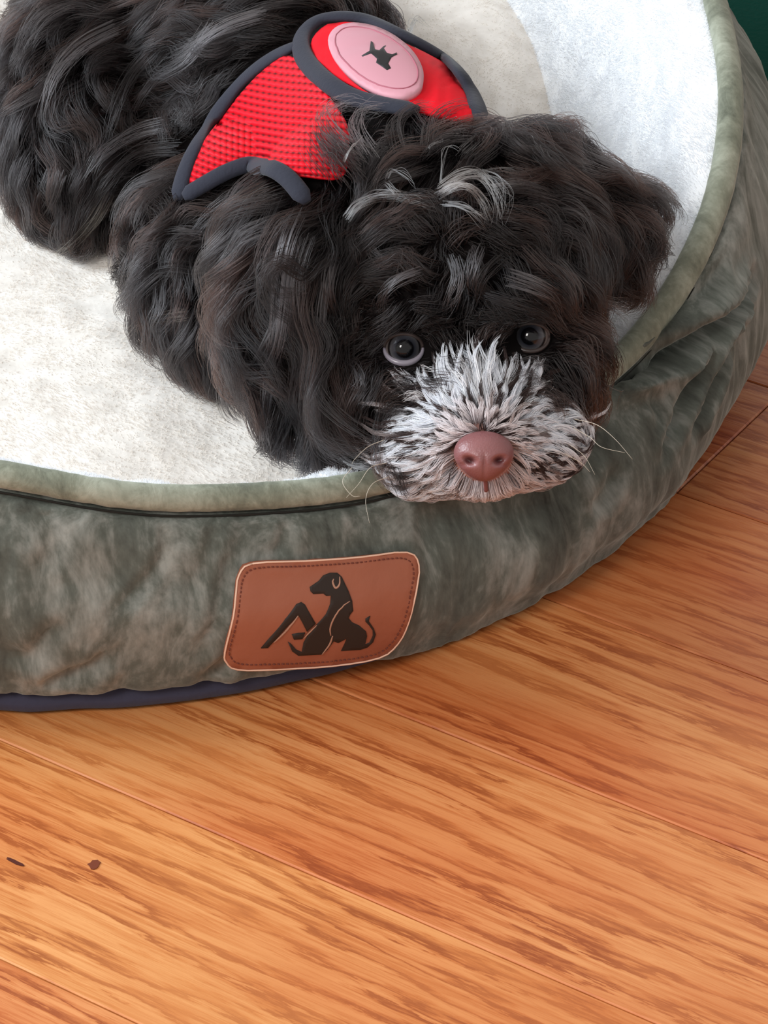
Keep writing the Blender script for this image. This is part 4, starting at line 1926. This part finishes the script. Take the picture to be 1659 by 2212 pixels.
wl = [
    ([(1036, 850), (1030, 800), (1024, 755), (1026, 715)], 16, .0012, W),
    ([(1022, 850), (1008, 805), (992, 770), (985, 745)], 12, .0009, (.6, .58, .58)),
    ([(1062, 850), (1056, 800), (1066, 775), (1072, 752)], 12, .0007, W),
    ([(1090, 850), (1110, 815), (1130, 800), (1142, 790)], 12, .0007, W),
    ([(1120, 870), (1160, 838), (1200, 822)], 12, .0009, W),
    ([(1075, 830), (1090, 800), (1120, 785), (1150, 800)], 7, .0006, (.45, .42, .42)),
    ([(990, 860), (965, 815), (930, 798), (905, 796)], 10, .0007, W),
    ([(975, 870), (950, 835), (920, 822), (900, 812)], 10, .0008, W),
    ([(1010, 845), (990, 815), (965, 800)], 14, .0010, W),
    ([(940, 880), (900, 850), (868, 862)], 16, .0012, W),
    ([(1180, 900), (1210, 880), (1222, 850)], 12, .0009, (.6, .57, .56)),
]
locks('muzzle_wisp', wl, 0.0, M_WHITE)['label'] = 'white wisps up the bridge of the nose'
locks('crown_streak', cr, 0.0055)['label'] = 'silver-grey wisps on the crown'
DK = (0.012, 0.010, 0.010)
DK2 = (0.070, 0.064, 0.068)  # window highlights on the dark fur put into this lock colour
dk = [
    # curls over the brow and the left temple
    ([(800, 470), (792, 520), (815, 555), (850, 560)], 26, .002, DK2),
    ([(760, 500), (765, 550), (782, 590)], 18, .0016, DK2),
    ([(720, 560), (706, 620), (725, 680), (770, 720), (800, 735)], 34, .0024, DK2),
    ([(745, 590), (735, 640), (760, 690), (790, 705)], 24, .002, DK),
    ([(830, 600), (790, 640), (800, 690), (830, 710)], 26, .002, DK),
    ([(900, 590), (850, 610), (820, 650), (822, 690)], 26, .002, DK2),
    ([(980, 560), (990, 600), (975, 650), (960, 680)], 26, .0022, DK2),
    ([(1030, 540), (1015, 590), (1020, 640)], 26, .0022, DK2),
    ([(1080, 560), (1040, 600), (1030, 650)], 22, .002, DK),
    ([(1100, 600), (1160, 620), (1230, 660), (1300, 672)], 34, .0026, DK2),
    ([(1060, 640), (1110, 655), (1160, 670), (1200, 690)], 24, .0018, DK),
    ([(1140, 540), (1190, 590), (1250, 640), (1330, 660), (1355, 680)], 34, .0028, (0.034, 0.022, 0.020)),
    ([(1150, 430), (1220, 450), (1265, 520), (1270, 600)], 30, .0024, DK2),
    ([(1190, 420), (1260, 470), (1290, 540), (1295, 600)], 30, .0024, DK),
    ([(1100, 380), (1180, 390), (1250, 440), (1290, 480)], 30, .0026, DK2),
    ([(640, 470), (610, 540), (600, 640), (590, 740), (580, 800)], 34, .0028, DK2),
    ([(665, 520), (640, 600), (650, 700), (672, 750)], 20, .0022, (0.07, 0.066, 0.07)),  # painted highlight down the left ear
    ([(630, 540), (615, 640), (600, 760), (560, 840)], 30, .0024, DK2),
    ([(700, 620), (690, 700), (700, 760), (735, 800)], 26, .002, DK2),
    ([(600, 700), (560, 780), (530, 840), (515, 880)], 24, .002, DK),
    ([(580, 780), (575, 860), (565, 930), (590, 985)], 30, .0022, DK2),
    ([(690, 780), (665, 830), (680, 890), (700, 920)], 24, .002, DK2),
    ([(720, 800), (760, 780), (780, 830), (745, 850)], 18, .0014, DK2),
    ([(620, 900), (612, 940), (600, 985)], 24, .0018, DK),
    ([(570, 910), (556, 940), (578, 985)], 8, .0007, (0.42, 0.30, 0.22)),
    # crown tuft over the harness
    ([(760, 330), (720, 290), (700, 250), (745, 222), (800, 235)], 40, .0034, DK2, dict(lift0=.008, lift1=.012)),
    ([(765, 345), (730, 320), (705, 280), (715, 245)], 70, .0050, DK, dict(lift0=.008, lift1=.011)),
    ([(760, 380), (735, 350), (715, 310)], 60, .0045, DK, dict(lift0=.008, lift1=.010)),
    ([(800, 330), (770, 280), (790, 240), (850, 235)], 36, .003, DK2, dict(lift0=.008, lift1=.012)),
    ([(860, 330), (850, 270), (890, 235), (940, 240)], 36, .003, DK, dict(lift0=.008, lift1=.012)),
    ([(930, 320), (940, 260), (990, 232), (1040, 245)], 36, .003, DK, dict(lift0=.008, lift1=.010)),
    ([(720, 350), (690, 310), (665, 270)], 26, .0028, DK, dict(lift0=.008, lift1=.010)),
    ([(700, 380), (670, 340), (650, 300)], 10, .0022, DK, dict(lift0=.008, lift1=.010)),
    ([(1000, 330), (1060, 280), (1120, 275), (1180, 300)], 34, .003, DK),
    # shoulder and foreleg
    ([(560, 420), (500, 430), (440, 470), (400, 520)], 34, .003, DK2),
    ([(600, 440), (560, 520), (490, 540), (420, 530)], 34, .003, DK),
    ([(480, 520), (400, 500), (330, 520), (290, 560)], 34, .003, DK2),
    ([(440, 590), (370, 580), (310, 600), (275, 640)], 30, .0026, DK),
    ([(400, 680), (340, 690), (300, 700), (275, 720)], 22, .002, (0.10, 0.07, 0.05)),
    ([(430, 740), (380, 770), (350, 780)], 20, .002, DK),
    ([(330, 470), (290, 470), (220, 430)], 20, .0018, (0.06, .045, .035)),
    ([(340, 500), (300, 500), (250, 470)], 14, .0016, (0.12, .08, .06)),
    # loin, haunch
    ([(560, 30), (470, 60), (400, 110), (350, 130)], 34, .003, DK2),
    ([(450, 60), (400, 130), (330, 170), (280, 240)], 34, .003, DK2),
    ([(350, 90), (290, 150), (250, 230), (230, 300)], 34, .003, DK),
    ([(250, 60), (170, 100), (110, 170), (95, 260)], 34, .003, DK2),
    ([(350, 270), (280, 290), (210, 340), (180, 400)], 30, .003, DK2),
    ([(380, 320), (300, 330), (230, 390), (205, 450)], 30, .003, DK),
    ([(230, 420), (200, 480), (150, 530), (118, 550)], 26, .0026, (0.05, .04, .03)),
    ([(130, 380), (110, 440), (80, 480), (95, 500)], 24, .0022, DK),
    ([(870, 100), (885, 70), (900, 36), (930, 60)], 10, .0007, (0.05, .045, .04), dict(lift0=.004, lift1=.004)),
    ([(1276, 400), (1276, 360), (1281, 315)], 10, .0011, (0.02, .018, .02), dict(lift0=.004, lift1=.006)),
    ([(1290, 360), (1320, 352), (1345, 362)], 10, .0012, DK),
    ([(1360, 395), (1400, 385), (1438, 395), (1440, 430)], 18, .0014, (0.08, .05, .045)),
]
locks('fur_lock', dk, 0.002)


# ---- whiskers
def whisker(pts, r=0.00012):
    c = catmull(pts, 6)
    v, f = tube_mesh([PD(*p) for p in c], [r * (1 - 0.7 * i / len(c)) for i in range(len(c))], 6)
    return mesh_obj('whisker', v, f, M_WHISK, puppy)


M_WHISK = plain('pale_whisker', lin(205, 196, 180), 0.5)
for w in ([(1240, 905, 1.035), (1290, 918, 1.028), (1330, 950, 1.024), (1366, 992, 1.022)],
          [(1240, 925, 1.035), (1275, 945, 1.030), (1300, 966, 1.026), (1350, 978, 1.022)],
          [(1230, 960, 1.035), (1262, 985, 1.030), (1285, 1025, 1.027)],
          [(1220, 980, 1.036), (1255, 1000, 1.031), (1275, 1020, 1.030)],
          [(830, 950, 1.036), (795, 965, 1.030), (768, 990, 1.027), (760, 1002, 1.026)],
          [(840, 1030, 1.036), (805, 1045, 1.030), (790, 1080, 1.027), (798, 1130, 1.024)],
          [(835, 1000, 1.036), (800, 1010, 1.030), (775, 1045, 1.028), (748, 1075, 1.026)],
          [(760, 1010, 1.040), (740, 1040, 1.036), (760, 1070, 1.034), (778, 1072, 1.033)]):
    whisker(w)

# small marks on the floor boards
def mark(name, px, py, w, h, ang, col, label):
    c = PZ(px, py, 0)[:2]
    r = random.Random(int(px))
    vs, n = [], 14
    for i in range(n):
        a = 2 * math.pi * i / n
        k = 0.75 + 0.4 * r.random()
        x, y = w * k * math.cos(a), h * k * math.sin(a)
        vs.append((c[0] + x * math.cos(ang) - y * math.sin(ang), c[1] + x * math.sin(ang) + y * math.cos(ang), 0.0003))
    vs += [(x, y, 0.0001) for x, y, z in vs]
    fs = [tuple(range(n))] + [(i, i + n, (i + 1) % n + n, (i + 1) % n) for i in range(n)] + [tuple(range(n, 2 * n))[::-1]]
    o = mesh_obj(name, vs, fs, plain(name + '_tone', col, 0.6), floor, False)
    return o


mark('knot', 204, 1868, 0.0018, 0.0024, YAW, lin(116, 52, 26), '')
mark('knot', 33, 1863, 0.0036, 0.0007, YAW, lin(80, 26, 10), '')
